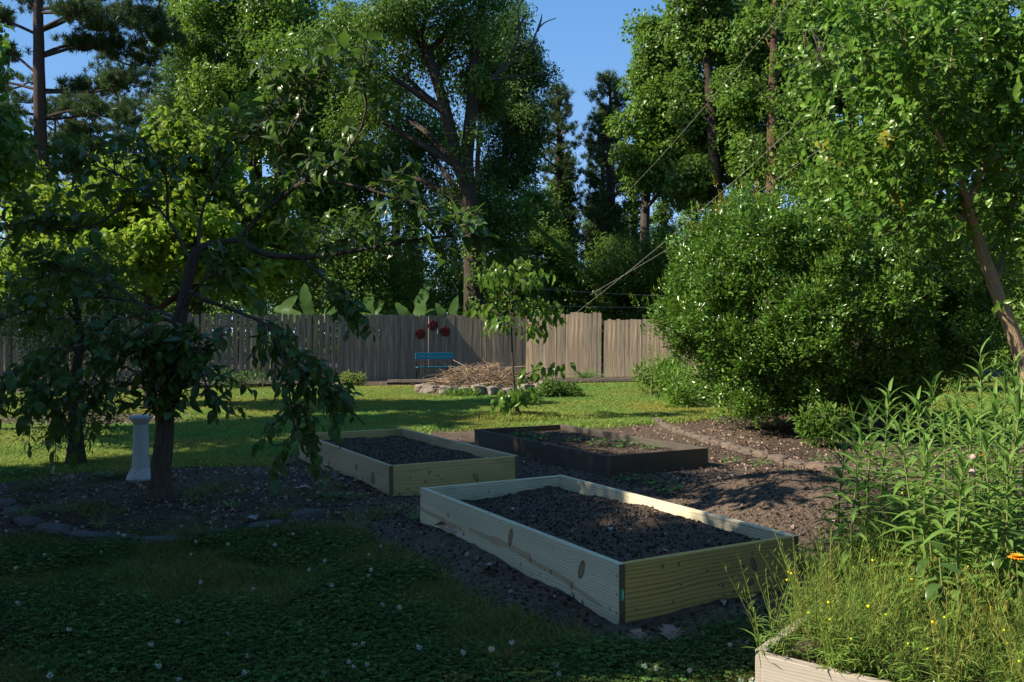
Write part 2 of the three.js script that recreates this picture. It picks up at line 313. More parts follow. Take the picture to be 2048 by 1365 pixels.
function raisedBed(b, wood, label, soilLevel, seed, tagged) {
  const t = 0.038, o = thing('raised_bed', label, 'raised bed', b.A);
  o.rotation.y = Math.atan2(-UX.z, UX.x);
  const sunk = 0.04, H = b.H + sunk, cy = b.H / 2 - sunk / 2, ms = m => [endGrain, endGrain, m, m, m, m];
  const long = new RoundedBoxGeometry(b.L, H, t, 2, 0.004), short = new RoundedBoxGeometry(b.W - 2 * t - 0.002, H, t, 2, 0.004);
  const lb = mesh('plank', long, ms(wood.left), o); lb.position.set(b.L / 2, cy, t / 2);
  const rb = mesh('plank', long, ms(wood.plain || wood.left), o); rb.position.set(b.L / 2, cy, b.W - t / 2);
  const nb = mesh('plank', short, ms(wood.end), o); nb.rotation.y = Math.PI / 2; nb.position.set(t / 2 + 0.003, cy - 0.002, b.W / 2);
  const fb = mesh('plank', short, ms(wood.plain || wood.end), o); fb.rotation.y = Math.PI / 2; fb.position.set(b.L - t / 2 - 0.003, cy - 0.002, b.W / 2);
  for (const x of [0.019, b.L - 0.019]) for (const y of [0.06, 0.15, 0.24]) if (y < b.H - 0.02) { const s = mesh('screw', screwGeo, screwMat, lb); s.position.set(x - b.L / 2, y - cy, -t / 2 - 0.001); }
  if (tagged) {
    const tg = mesh('paper_tag', new THREE.BoxGeometry(0.0015, 0.055, 0.02), std(rgb(0.06, 0.36, 0.24), 0.6), lb); tg.position.set(-b.L / 2 - 0.001, 0.02, 0.001);
    const strip = mesh('print', new THREE.BoxGeometry(0.0012, 0.04, 0.004), std(rgb(0.6, 0.7, 0.62), 0.6), tg); strip.position.set(-0.0006, 0, 0.004);
  }
  // earth heaped inside
  const nx = Math.round(b.L / 0.018), nz = Math.round(b.W / 0.018), pos = [], uv = [], idx = [], lvl = (s, w) => soilLevel(s / b.L, w / b.W) + 0.02 * fbm(s * 4, w * 4, seed) + 0.008 * fbm(s * 15, w * 15, seed + 2) + 0.006 * n2(s * 50, w * 50, seed);
  for (let j = 0; j <= nz; j++) for (let i = 0; i <= nx; i++) {
    const s = t + (b.L - 2 * t) * i / nx, w = t + (b.W - 2 * t) * j / nz;
    const p = b.A.clone().addScaledVector(UX, s).addScaledVector(VX, w); pos.push(p.x, lvl(s, w), p.z); uv.push(s, w);
  }
  for (let j = 0; j < nz; j++) for (let i = 0; i < nx; i++) { const a = j * (nx + 1) + i, c = a + nx + 1; idx.push(a, a + 1, c, c, a + 1, c + 1); }
  const g = new THREE.BufferGeometry(); g.setAttribute('position', new THREE.Float32BufferAttribute(pos, 3)); g.setAttribute('uv', new THREE.Float32BufferAttribute(uv, 2)); g.setIndex(idx); g.computeVertexNormals();
  const sm = mesh('bed_soil', g, soilMat); tag(sm, 'dark loose earth filling ' + label.replace(/^(.*?) raised bed/, 'the $1 raised bed'), 'soil', 'earth in the raised beds', 'structure');
  const r = rng(seed * 77), n = Math.round(b.L * b.W * 1900);
  for (let k = 0; k < n; k++) { const s = t + 0.02 + (b.L - 0.12) * r(), w = t + 0.02 + (b.W - 0.12) * r(), p = b.A.clone().addScaledVector(UX, s).addScaledVector(VX, w), sz = 0.002 + 0.009 * Math.pow(r(), 4); p.y = lvl(s, w) + sz * 0.2; clods.push({ p, q: new THREE.Quaternion().setFromAxisAngle(randDir(r), r() * 6), s: sz, c: rgb(1, 1, 1).multiplyScalar(0.7 + 0.75 * r()) }); }
  return lvl;
}
const lvl1 = raisedBed(BEDS[0], W1, 'new pale pine raised bed with knotty boards and green tag', (u, v) => 0.2 + 0.045 * ss(0.4, 0.95, v) - 0.03 * ss(0.85, 1, v) + 0.02 * Math.sin(u * 5), 3, true);
const lvl2 = raisedBed(BEDS[1], W2, 'pine raised bed with dark stained corner beside the persimmon', () => 0.2, 5);
const lvl3 = raisedBed(BEDS[2], W3, 'old dark weathered raised bed with a few weeds', () => 0.13, 7);
{ // weathered bed in the near corner
  const c = V(0.87, 0, -2.9), o = thing('raised_bed', 'grey weathered plank bed overgrown with seeding weeds', 'raised bed', c), t = 0.04;
  const dirA = Math.atan2(-0.62, 0.78);
  o.rotation.y = dirA;                                     // local +x runs toward the viewer and right, local -z away and right
  const g1 = new RoundedBoxGeometry(2.4, 0.34, t, 2, 0.005), g2 = new RoundedBoxGeometry(2.0, 0.34, t, 2, 0.005);
  mesh('plank', g1, W4, o).position.set(1.2, 0.13, 0);
  const s = mesh('plank', g2, W4, o); s.rotation.y = Math.PI / 2; s.position.set(-0.02, 0.128, -1.022);
}
{ // earth inside it, level with the boards
  const g = new THREE.PlaneGeometry(3.6, 2.6, 60, 44).rotateX(-Math.PI / 2), p = g.attributes.position;
  for (let i = 0; i < p.count; i++) p.setY(i, 0.255 + 0.03 * fbm(p.getX(i) * 3, p.getZ(i) * 3, 1) - 0.25 * ss(-0.2, -1.3, p.getZ(i) + 0));
  g.rotateY(Math.atan2(-0.62, 0.78)); g.translate(0.87 + 0.78 * 1.83 + 0.62 * 1.33, 0, -2.9 + 0.62 * 1.83 - 0.78 * 1.33);
  const m = mesh('bed_soil', g, soilMat); tag(m, 'earth under the weeds in the grey weathered plank bed', 'soil', null, 'structure');
}

// ---------------------------------------------------------------- fence
const woodV = [0, 1, 2, 3, 4, 5].map(k => { const m = [0.3, 0.26, 0.21], d = 0.85 + 0.07 * k, t = woodTex(64, 512, 0.14, 1.9, { base: m.map((q, n) => q * d * (k % 2 ? [1, 0.97, 0.93][n] : 1)), late: m.map(q => q * 0.72 * d), rings: 0.001, seed: 50 + k, stain: 0.3 }); return std(rgb(1, 1, 1), 0.92, { map: t }); });
// grain along the length: stretch the noise upward
for (const [k, m] of woodV.entries()) m.map = tex(64, 256, (u, v) => { const a = 0.8 + 0.35 * n2(u * 9, v * 2.2, k * 3) + 0.3 * n2(u * 30, v * 5, k) + 0.3 * fbm(u * 2, v * 3, k + 9); const tone = 0.8 + 0.09 * k; return [0.27 * a * tone, (0.225 - 0.004 * k) * a * tone, (0.17 - 0.006 * k) * a * tone]; });
function picketGeo(w, h) {
  const s = new THREE.Shape(); const e = w * 0.22;
  s.moveTo(-w / 2, 0); s.lineTo(w / 2, 0); s.lineTo(w / 2, h - e * 1.3); s.quadraticCurveTo(w / 2, h - e * 0.4, w / 2 - e, h); s.lineTo(-w / 2 + e, h); s.quadraticCurveTo(-w / 2, h - e * 0.4, -w / 2, h - e * 1.3); s.closePath();
  const g = new THREE.ExtrudeGeometry(s, { depth: 0.018, bevelEnabled: false, curveSegments: 2 }), p = g.attributes.position, u = g.attributes.uv;
  for (let i = 0; i < p.count; i++) u.setXY(i, p.getX(i) / w + 0.5, p.getY(i) / h);
  return g;
}
function fenceRun(name, label, path, { pitch, width, height, mats, seed }) {
  const base = ground(path[0][0], path[0][1]); const o = thing(name, label, 'fence', base), r = rng(seed);
  const geos = [0, 1, 2].map(k => picketGeo(width * (0.97 + 0.03 * k), height + 0.02 * k));
  const postG = new THREE.BoxGeometry(0.09, height - 0.05, 0.09);
  let carry = 0;
  for (let k = 0; k + 1 < path.length; k++) {
    const a = V(path[k][0], 0, path[k][1]), b = V(path[k + 1][0], 0, path[k + 1][1]), dir = b.clone().sub(a), len = dir.length(); dir.normalize();
    const turn = Math.atan2(-dir.z, dir.x), nrm = V(dir.z, 0, -dir.x);   // away from the garden
    let s = carry;
    for (; s < len; s += pitch(a.x + dir.x * s)) {
      const x = a.x + dir.x * s, z = a.z + dir.z * s, m = mesh('picket', geos[Math.floor(r() * 3)], mats[Math.floor(r() * mats.length)], o);
      m.position.set(x - base.x, gh(x, z) - base.y - 0.02 + (r() - 0.5) * 0.035, z - base.z).addScaledVector(nrm, r() * 0.008);
      m.rotation.set(0, turn + (r() - 0.5) * 0.05, (r() - 0.5) * 0.016);
    }
    carry = s - len;
    const mid = a.clone().add(b).multiplyScalar(0.5), yb = gh(mid.x, mid.z), slope = Math.atan2(gh(b.x, b.z) - gh(a.x, a.z), len);
    for (const y of [0.35, height - 0.35]) { const m = mesh('rail', new THREE.BoxGeometry(len, 0.085, 0.04), mats[0], o); m.position.set(mid.x - base.x, (gh(a.x, a.z) + gh(b.x, b.z)) / 2 + y - base.y, mid.z - base.z).addScaledVector(nrm, 0.05); m.rotation.set(0, turn, slope); }
    for (let q = 0.4; q < len; q += 2.4) { const x = a.x + dir.x * q, z = a.z + dir.z * q, m = mesh('post', postG, mats[1], o); m.position.set(x - base.x, gh(x, z) + (height - 0.05) / 2 - base.y, z - base.z).addScaledVector(nrm, 0.12); m.rotation.y = turn; }
  }
}
const FP = [[-17, -20.6], [-12, -22.1], [-7.4, -23.8], [-2, -25.6], [0.4, -25.9], [2.75, -25.35]];
fenceRun('picket_fence', 'grey weathered wooden picket fence carrying three red flowers', FP, { pitch: x => x < -5.2 ? 0.17 : 0.137, width: 0.136, height: 1.96, mats: woodV, seed: 11 });
fenceRun('picket_fence', 'lower picket fence run beside the big bush', [[2.83, -25.33], [5.2, -24.7], [9, -23.7]], { pitch: () => 0.128, width: 0.124, height: 1.72, mats: woodV, seed: 12 });

// three red metal flowers hung on the pickets
{
  const red = std(rgb(0.13, 0.017, 0.017), 0.6), dark = std(rgb(0.075, 0.012, 0.012), 0.6);
  const pg = new THREE.SphereGeometry(1, 10, 6).scale(0.062, 0.075, 0.014);
  for (const [px, py, label] of [[841, 668, 'lowest red metal flower ornament above the end of the bench back'], [866, 651, 'topmost red metal flower ornament on the picket fence'], [890, 663, 'red metal flower ornament on fence, right of the topmost one']]) {
    const d0 = 25.45, p = at(px, py, 25.2), z = -23.8 - (p.x + 7.4) / 5.4 * 1.8 + 0.075; const q = V(p.x * -z / 25.2, EYE + (p.y - EYE) * -z / 25.2, z);
    const o = thing('metal_flower', label, 'wall ornament', q, 'red flowers on the fence'); o.rotation.y = 0.32;
    for (let k = 0; k < 8; k++) { const a = k * Math.PI / 4, m = mesh('petal', pg, k % 2 ? red : dark, o); m.position.set(Math.sin(a) * 0.085, Math.cos(a) * 0.085, 0.006 * (k % 2)); m.rotation.z = -a; }
    mesh('centre', new THREE.SphereGeometry(0.04, 12, 8).scale(1, 1, 0.5), dark, o).position.z = 0.015;
  }
}
// ---------------------------------------------------------------- bench
{
  const p = ground((872 - 1024) / F * 24.5, -24.5), o = thing('garden_bench', 'turquoise slatted garden bench with black iron ends against the fence', 'bench', p), Wd = 1.14;
  o.rotation.y = 0.3;
  const paint = std(rgb(0.014, 0.15, 0.22), 0.6), iron = std(rgb(0.015, 0.015, 0.017), 0.55, { metalness: 0.5 });
  const slat = new RoundedBoxGeometry(Wd, 0.085, 0.022, 2, 0.006);
  for (const [y, z, tilt] of [[0.79, -0.225, -0.16], [0.69, -0.208, -0.16]]) { const m = mesh('back_slat', slat, paint, o); m.position.set(0, y, z); m.rotation.x = tilt; }
  for (let k = 0; k < 4; k++) { const m = mesh('seat_slat', slat, paint, o); m.position.set(0, 0.425 - 0.006 * (3 - k), -0.15 + k * 0.1); m.rotation.x = Math.PI / 2 + 0.04; }
  for (const s of [-1, 1]) {
    const x = s * (Wd / 2 - 0.02);
    mesh('back_leg', tube([V(x, 0, -0.26), V(x, 0.25, -0.18), V(x, 0.42, -0.2), V(x, 0.85, -0.255)], [0.022, 0.02, 0.018, 0.014], 8), iron, o);
    mesh('front_leg', tube([V(x, 0, 0.24), V(x, 0.2, 0.17), V(x, 0.4, 0.2), V(x, 0.58, 0.2)], [0.022, 0.018, 0.018, 0.016], 8), iron, o);
    mesh('armrest', tube([V(x, 0.58, 0.24), V(x, 0.6, 0.1), V(x, 0.6, -0.21)], [0.02, 0.018, 0.016], 8), iron, o);
    mesh('seat_rail', tube([V(x, 0.4, 0.2), V(x, 0.39, 0), V(x, 0.4, -0.2)], [0.016, 0.016, 0.016], 6), iron, o);
  }
}
// ---------------------------------------------------------------- stone pedestal
{
  const p = ground((281 - 1024) / F * 7.85, -7.85), o = thing('pedestal', 'pale fluted stone pedestal behind the persimmon trunk', 'pedestal', p), stone = std(rgb(0.5, 0.52, 0.53), 0.85, { map: soilTex, bumpMap: soilBump, bumpScale: 0.002 });
  stone.map = tex(128, 256, (u, v) => { const k = 0.9 + 0.16 * fbm(u * 8, v * 14, 3) + 0.1 * n2(u * 40, v * 60); return [k, k, k * 0.98]; });
  mesh('foot', new THREE.LatheGeometry([[0, 0], [0.128, 0], [0.13, 0.018], [0.122, 0.026], [0.12, 0.045], [0.108, 0.055], [0.1, 0.08], [0.092, 0.085], [0.088, 0.105], [0.082, 0.108]].map(a => new THREE.Vector2(...a)), 32), stone, o);
  const pr = []; const N = 48, rows = 10, pos = [], idx = [];
  for (let j = 0; j <= rows; j++) for (let i = 0; i < N; i++) { const t = j / rows, a = i / N * 6.2832, r = mix(0.08, 0.062, t) * (1 - 0.05 * Math.abs(Math.sin(a * 6))); pos.push(r * Math.cos(a), 0.105 + 0.42 * t, r * Math.sin(a)); }
  for (let j = 0; j < rows; j++) for (let i = 0; i < N; i++) { const a = j * N + i, b = j * N + (i + 1) % N; idx.push(a, a + N, b, b, a + N, b + N); }
  const g = new THREE.BufferGeometry(); g.setAttribute('position', new THREE.Float32BufferAttribute(pos, 3)); g.setAttribute('uv', new THREE.Float32BufferAttribute(pos.flatMap((v, k) => k % 3 === 0 ? [Math.atan2(pos[k + 2], v), pos[k + 1]] : []), 2)); g.setIndex(idx); g.computeVertexNormals();
  mesh('shaft', g, stone, o);
  mesh('capital', new THREE.LatheGeometry([[0, 0.6], [0.1, 0.6], [0.102, 0.575], [0.085, 0.56], [0.075, 0.535], [0.068, 0.53], [0.062, 0.522]].map(a => new THREE.Vector2(...a)), 32), stone, o);
}
// ---------------------------------------------------------------- border stones
const rockGeo = [1, 2, 3, 4].map(k => { const g = new THREE.IcosahedronGeometry(1, 2), p = g.attributes.position; for (let i = 0; i < p.count; i++) { const v = V().fromBufferAttribute(p, i); const c = Math.max(Math.abs(v.x), Math.abs(v.y), Math.abs(v.z)), q = v.clone().multiplyScalar(mix(1, 0.8 / c, 0.6) * (1 + 0.22 * P.noise(v.x * 1.5 + k * 7, v.y * 1.5, v.z * 1.5))); p.setXYZ(i, q.x, q.y, q.z); } g.computeVertexNormals(); return g; });
const stoneTex = tex(256, 256, (u, v) => { const k = 0.85 + 0.4 * tn(u, v, 14, 1) + 0.3 * tn(u, v, 50, 2); return [k, k * 0.98, k * 0.95]; });
const stoneMats = [[0.12, 0.115, 0.11], [0.125, 0.1, 0.083], [0.22, 0.19, 0.16], [0.15, 0.115, 0.092]].map(c => std(rgb(...c), 0.95, { map: stoneTex }));
function rock(name, label, x, z, sx, sy, sz, turn, mat, group, k = 0, lift = 0.25) {
  const m = mesh(name, rockGeo[k % 4], mat); m.position.copy(ground(x, z)); m.position.y += sy * lift; m.scale.set(sx, sy, sz); m.rotation.y = turn;
  tag(m, label, 'stone', group); return m;
}
{
  const r = rng(5);
  // ring round the persimmon
  const ring = [[-4.05, -6.72], [-3.82, -6.42], [-3.56, -6.15], [-3.28, -5.98], [-3.0, -5.85], [-2.72, -5.78], [-2.42, -5.8], [-2.12, -5.9], [-1.82, -6.15], [-1.58, -6.45]];
  ring.forEach(([x, z], k) => rock('border_stone', 'flat grey stone edging the mulch ring under the persimmon', x, z, 0.13 + r() * 0.05, 0.04 + r() * 0.02, 0.075, -Math.atan2(ring[Math.min(9, k + 1)][1] - ring[Math.max(0, k - 1)][1], ring[Math.min(9, k + 1)][0] - ring[Math.max(0, k - 1)][0]), stoneMats[0], 'stones edging the persimmon mulch', k, 0.1));
  // brown edging in front of the big bush
  const edge = new THREE.CatmullRomCurve3([[2.45, -14.2], [2.5, -12.6], [2.75, -11], [3.0, -9.7], [3.4, -8.9], [4.1, -8.4], [5.2, -8.1]].map(a => V(a[0], 0, a[1])));
  for (let k = 0; k < 24; k++) { const p = edge.getPointAt(k / 24), d = edge.getTangentAt(k / 24); rock('border_stone', 'brown edging stone along the bed of the big bush', p.x, p.z, 0.17, 0.055 + r() * 0.02, 0.075, -Math.atan2(d.z, d.x) + (r() - 0.5) * 0.2, stoneMats[k % 3 === 2 ? 3 : 1], 'edging stones of the bush bed', k, 0.15); }
  // ring of field stones round the brush pile
  for (let k = 0; k < 26; k++) { const a = -0.15 + k / 26 * 3.5 + (r() - 0.5) * 0.1, s = 0.1 + r() * 0.1, x = -0.75 + 1.5 * Math.cos(a) * (k > 22 ? 0.95 : 1), z = -20.1 + 0.85 * Math.sin(a); rock('field_stone', 'rough field stone in the ring below the brush pile', x, z, s * 1.2, s, s, r() * 6, stoneMats[[0, 2, 3, 2][k % 4]], 'stones round the brush pile', k, 0.5); }
  // border logs in front of the fence
  for (const [x0, x1, z0, z1, label] of [[-3.4, -0.9, -22.9, -22.6, 'grey log edging the fence bed beyond the brush pile'], [1.2, 3.9, -22.4, -22.0, 'grey log edging the fence bed beside the big bush'], [-8.6, -5.2, -21.6, -22.3, 'brown log edging the fence bed behind the persimmon']]) {
    const a = ground(x0, z0), b = ground(x1, z1); a.y += 0.06; b.y += 0.06;
    const m = a.clone().lerp(b, 0.5); m.y += 0.015; tag(mesh('border_log', tube([a, m, b], [0.075, 0.08, 0.07], 10, { rough: 0.2, steps: 14 }), MB.grey), label, 'log', 'logs edging the fence bed');
  }
  const lg = [at(1060, 790, 19.2), at(1100, 789, 19), at(1135, 788, 19.1)].map(v => { v.y = gh(v.x, v.z) + 0.09; return v; });
  tag(mesh('border_log', tube(lg, [0.08, 0.09, 0.08], 10, { rough: 0.25, steps: 12 }), MB.grey), 'short grey log lying at the foot of the brush pile', 'log');
}
// ---------------------------------------------------------------- foliage builders
const tintOf = (r, warm = 0.25) => { const k = 0.72 + 0.56 * r(), y = r() * warm; return [k * (1 + y), k * (1 + y * 0.35), k * (1 - y * 0.4)]; };
function cluster(n, R, size, { flat = 0.75, droop = 0.35, seed = 1, wid = 0.55, up = 0.55, out = 1, rows = 0, warm = 0.25 } = {}) {
  const r = rng(seed), g = new GB();
  for (let k = 0; k < n; k++) {
    const p = randDir(r).multiplyScalar(R * Math.cbrt(r())); p.y *= flat;
    const d = p.clone().normalize().multiplyScalar(out).addScaledVector(randDir(r), 0.7); d.y -= droop;
    const u = yUp.clone().addScaledVector(randDir(r), up), s = size * (0.65 + 0.7 * r());
    g.add(rows ? leafShape(s, s * wid, { rows, bend: 0.3 + r() * 0.5 }) : kite(s, s * wid, 0.1 + r() * 0.5), orient(p, d, u), tintOf(r, warm));
  }
  return g.geo();
}
function needleTuft(n, len, seed, thick = 0.011) {      // a brush of needles round a short twig
  const r = rng(seed), g = new GB();
  for (let k = 0; k < n; k++) {
    const t = r(), p = V((r() - 0.5) * 0.1, r() * 0.12, (r() - 0.5) * 0.1), d = randDir(r); d.y += 0.5;
    g.add({ p: [-thick / 2, 0, 0, thick / 2, 0, 0, 0, 0, len * (0.7 + 0.5 * t)], i: [0, 1, 2] }, orient(p, d, randDir(r)), tintOf(r, 0.2));
  }
  return g.geo();
}
const spin = (r, d) => new THREE.Quaternion().setFromUnitVectors(yUp, d.clone().normalize()).multiply(new THREE.Quaternion().setFromAxisAngle(yUp, r() * 6.2832));
function crown(parent, base, blobs, geo, mat, { rad = 0.5, k = 1.3, seed = 1, shell = 0.5, name = 'crown', scale = 1, gap = -0.35, upward = 0.6, tint = null, lump = 0.35 } = {}) {
  const r = rng(seed * 131 + 7), list = [];
  for (const b of blobs) {
    const R = b.r, n = Math.round(k * 4.19 * (R.x * R.y + R.y * R.z + R.x * R.z) / (rad * rad));
    for (let q = 0; q < n; q++) {
      const d = randDir(r), f = shell + (1 - shell) * Math.sqrt(r()), nz = P.noise(d.x * 1.9 + seed, d.y * 1.9 + b.c.x, d.z * 1.9 + b.c.y), n3 = P.noise(d.x * 4.5 + seed, d.y * 4.5, d.z * 4.5 + b.c.x);
      if (n3 < gap) continue;
      const p = b.c.clone().add(V(d.x * R.x, d.y * R.y, d.z * R.z).multiplyScalar(f * (0.88 + lump * nz + 0.15 * n3))).sub(base);
      const o = d.clone().multiplyScalar(0.6).addScaledVector(yUp, upward).addScaledVector(randDir(r), 0.5), c = 0.78 + 0.44 * r(), y = r() * 0.2;
      list.push({ p, q: spin(r, o), s: scale * (0.75 + 0.5 * r()), c: rgb(c * (1 + y), c * (1 + 0.3 * y), c * (1 - 0.4 * y)) });
    }
  }
  return inst(name, geo, mat, list, parent);
}
const blob = (px, py, d, rx, ry, rz) => ({ c: at(px, py, d), r: V(rx * d / F, ry * d / F, rz ?? (rx + ry) / 2 * d / F) });
function limbsTo(o, base, trunkPts, blobs, mat, r0, seed, fine = true) {
  const r = rng(seed), curve = new THREE.CatmullRomCurve3(trunkPts), twigs = [];
  for (const b of blobs) {
    let best = 0.3, bd = 1e9;
    for (let t = 0.25; t <= 1; t += 0.05) { const p = curve.getPoint(t), h = b.c.y - b.r.y * 0.55 - p.y, dd = Math.abs(h - p.distanceTo(V(b.c.x, p.y, b.c.z)) * 0.35); if (dd < bd) { bd = dd; best = t; } }
    const s = curve.getPoint(best), e = b.c.clone().add(V((r() - 0.5) * b.r.x * 0.4, b.r.y * 0.25, (r() - 0.5) * b.r.z * 0.4)), m = s.clone().lerp(e, 0.5); m.y += (r() - 0.3) * b.r.y * 0.3; m.x += (r() - 0.5) * b.r.x * 0.3;
    const rr = r0 * mix(0.5, 0.28, best);
    mesh('limb', shift(tube([s, m, e], [rr, rr * 0.7, rr * 0.25], 7, { rough: 0.15 }), base), mat, o);
    if (fine) for (let q = 0; q < 6; q++) { const a = m.clone().lerp(e, r()), d = randDir(r), f = b.c.clone().add(V(d.x * b.r.x, Math.abs(d.y) * b.r.y * 0.8, d.z * b.r.z).multiplyScalar(0.8)); twigs.push(shift(tube([a, a.clone().lerp(f, 0.5).add(V(0, (r() - 0.4) * 0.4, 0)), f], [rr * 0.35, rr * 0.2, rr * 0.06], 5, { steps: 6 }), base)); }
  }
  if (twigs.length) mesh('twigs', mergeGeometries(twigs), mat, o).userData.kind = 'stuff';
}
function broadTree(name, label, cat, { trunk, r0, blobs, geo, mat, barkMat = MB.dark, opt = {}, group, seed = 1, fine = true, more }) {
  const base = trunk[0].clone(); const o = thing(name, label, cat, base, group);
  mesh('trunk', shift(tube(trunk, [r0, r0 * 0.8, r0 * 0.62, r0 * 0.45, r0 * 0.2], 12, { rough: 0.18, steps: 26, flare: 0.35 }), base), barkMat, o);
  limbsTo(o, base, trunk, blobs, barkMat, r0, seed * 17, fine);
  const sub = [], q = rng(seed * 53 + 1);   // sprays of growth that break up each mass
  for (const b of blobs) { sub.push({ c: b.c, r: b.r.clone().multiplyScalar(0.78) }); for (let k = 0; k < 6; k++) { const d = randDir(q), f = 0.28 + 0.24 * q(); sub.push({ c: b.c.clone().add(V(d.x * b.r.x, d.y * b.r.y, d.z * b.r.z).multiplyScalar(0.7 + 0.35 * q())), r: V(b.r.x * f * 1.2, b.r.y * f * 0.85, b.r.z * f * 1.2) }); } }
  crown(o, base, sub, geo, mat, { seed, ...opt, k: (opt.k ?? 1.3) * 0.68 });
  if (more) more(o, base);
  return o;
}
const GEO = {
  broad: cluster(120, 0.56, 0.12, { seed: 3, droop: 0.45 }), maple: cluster(110, 0.52, 0.13, { seed: 8, droop: 0.5, wid: 0.75 }), fine: cluster(90, 0.5, 0.11, { seed: 5, droop: 0.2 }),
  redbud: cluster(34, 0.32, 0.12, { seed: 6, wid: 0.9, droop: 0.7, rows: 3 }), ivy: cluster(60, 0.36, 0.11, { seed: 9, wid: 0.85, droop: 0.8 }), needle: needleTuft(40, 0.17, 4, 0.02),
  holly: cluster(26, 0.11, 0.062, { seed: 12, wid: 0.5, droop: -0.7, up: 0.6 }), small: cluster(70, 0.26, 0.045, { seed: 13, wid: 0.35, droop: 0.1 }), shrub: cluster(60, 0.35, 0.1, { seed: 14, droop: 0.2 }),
};
const foot = (px, d) => ground((px - 1024) / F * d, -d);
const trunkTo = (px0, d, ...pts) => [foot(px0, d), ...pts.map(([x, y, dd]) => at(x, y, dd ?? d))];

// ---------------------------------------------------------------- pines
function pine(label, { px, d, topY, r0, limbs, group, seed, lean = 0, ivy, spread = 1, from = 0.35 }) {
  const top = at(px + lean, topY, d), b = foot(px, d), o = thing('pine_tree', label, 'tree', b, group), r = rng(seed), H = top.y - b.y, tr = [b, b.clone().lerp(top, 0.35).add(V(0.1, 0, 0)), b.clone().lerp(top, 0.7), top], curve = new THREE.CatmullRomCurve3(tr);
  mesh('trunk', shift(tube(tr, [r0, r0 * 0.85, r0 * 0.6, r0 * 0.12], 12, { rough: 0.12, steps: 24, flare: 0.3 }), b), MB.pine, o);
  const tufts = [], sub = [];
  const addTufts = (cv, t0, t1, n, sp) => { for (let q = 0; q < n; q++) { const p = cv.getPoint(mix(t0, t1, r())).sub(b).add(V((r() - 0.5) * sp, (r() - 0.3) * sp * 0.4, (r() - 0.5) * sp)), c = 0.75 + 0.5 * r(); tufts.push({ p, q: spin(r, V((r() - 0.5), 1, r() - 0.5)), s: 0.9 + 0.6 * r(), c: rgb(c, c * 0.98, c * 0.92) }); } };
  const doLimb = (a, e, rr, n) => {
    const L = a.distanceTo(e), m = a.clone().lerp(e, 0.45).add(V((r() - 0.5) * L * 0.12, (r() - 0.4) * L * 0.28, (r() - 0.5) * L * 0.2)), m2 = a.clone().lerp(e, 0.75).add(V((r() - 0.5) * L * 0.12, (r() - 0.5) * L * 0.22, (r() - 0.5) * L * 0.1)), cv = new THREE.CatmullRomCurve3([a, m, m2, e]);
    mesh('limb', shift(tube([a, m, m2, e], [rr, rr * 0.75, rr * 0.5, rr * 0.2], 7, { rough: 0.2 }), b), MB.pine, o);
    addTufts(cv, 0.35, 1, n * 0.22, 1.0);
    for (let q = 0; q < 7; q++) { const s = cv.getPoint(0.35 + 0.6 * r()), f = s.clone().add(V((r() - 0.3) * Math.sign(e.x - a.x), (r() - 0.35) * 0.7, (r() - 0.5) * 1.2).multiplyScalar(0.3 * L)); sub.push(shift(tube([s, s.clone().lerp(f, 0.5).add(V(0, 0.1, 0)), f], [rr * 0.35, rr * 0.22, rr * 0.08], 5, { steps: 6 }), b)); addTufts(new THREE.CatmullRomCurve3([s, f]), 0.2, 1.05, n * 0.11, 0.8); }
  };
  for (const [y0, ex, ey, dz, rr, n] of limbs || []) doLimb(at(px + lean * 0.5, y0, d), at(ex, ey, d + dz), rr, n);
  if (!limbs) for (let k = 0; k < 42; k++) { const t = from + (1 - from) * (k / 42), a = curve.getPoint(t), L = spread * mix(2.4, 0.5, Math.pow((t - from) / (1 - from), 1.4)) * (0.6 + 0.6 * r()), an = k * 2.4 + r(); doLimb(a, a.clone().add(V(Math.cos(an) * L, L * 0.18 + 0.15, Math.sin(an) * L)), r0 * 0.22, 11); }
  if (sub.length) mesh('twigs', mergeGeometries(sub), MB.pine, o).userData.kind = 'stuff';
  inst('needles', GEO.needle, ML.pine, tufts, o);
  if (ivy) { const bl = []; for (let t = 0.05; t < ivy; t += 0.05) { const c = curve.getPoint(t); bl.push({ c, r: V(r0 * 2.1, H * 0.035, r0 * 2.1) }); } crown(o, b, bl, GEO.ivy, ML.ivy, { rad: 0.4, k: 1.3, seed: seed + 1, name: 'ivy' }); }
  return o;
}
pine('tall pine with long bare horizontal limbs against the sky', { px: 76, d: 28, topY: -260, r0: 0.27, seed: 21, limbs: [
  [240, 190, 232, 0.5, 0.05, 68], [238, 270, 245, -1, 0.055, 102], [180, 215, 165, 1, 0.065, 85], [185, 300, 168, -1, 0.055, 136], [112, 190, 90, 1, 0.065, 85], [115, 320, 110, 1.5, 0.065, 187], [60, 240, 40, -1.5, 0.055, 187], [65, 350, 55, 0.5, 0.055, 204], [20, 330, 8, 0, 0.065, 221], [25, 180, 10, -2, 0.055, 102],
  [290, 180, 275, 1, 0.045, 68], [300, 250, 312, 1, 0.045, 119], [180, -60, 185, 1, 0.055, 102], [230, -40, 230, -1, 0.05, 119], [150, -20, 110, 1, 0.05, 85], [70, -50, 40, 0, 0.055, 153], [20, 20, -30, 2, 0.05, 102], [320, -20, 300, 1, 0.04, 102], [330, 180, 335, 0, 0.04, 119], [-40, 260, -20, 1, 0.065, 204], [-100, 200, -110, 0, 0.065, 204], [-80, -60, -90, 0, 0.065, 170] ] });
pine('slender ivy-clad pine standing alone below the open sky', { px: 1122, d: 40, topY: 182, r0: 0.3, seed: 31, ivy: 0.62, spread: 0.55, lean: -4 });
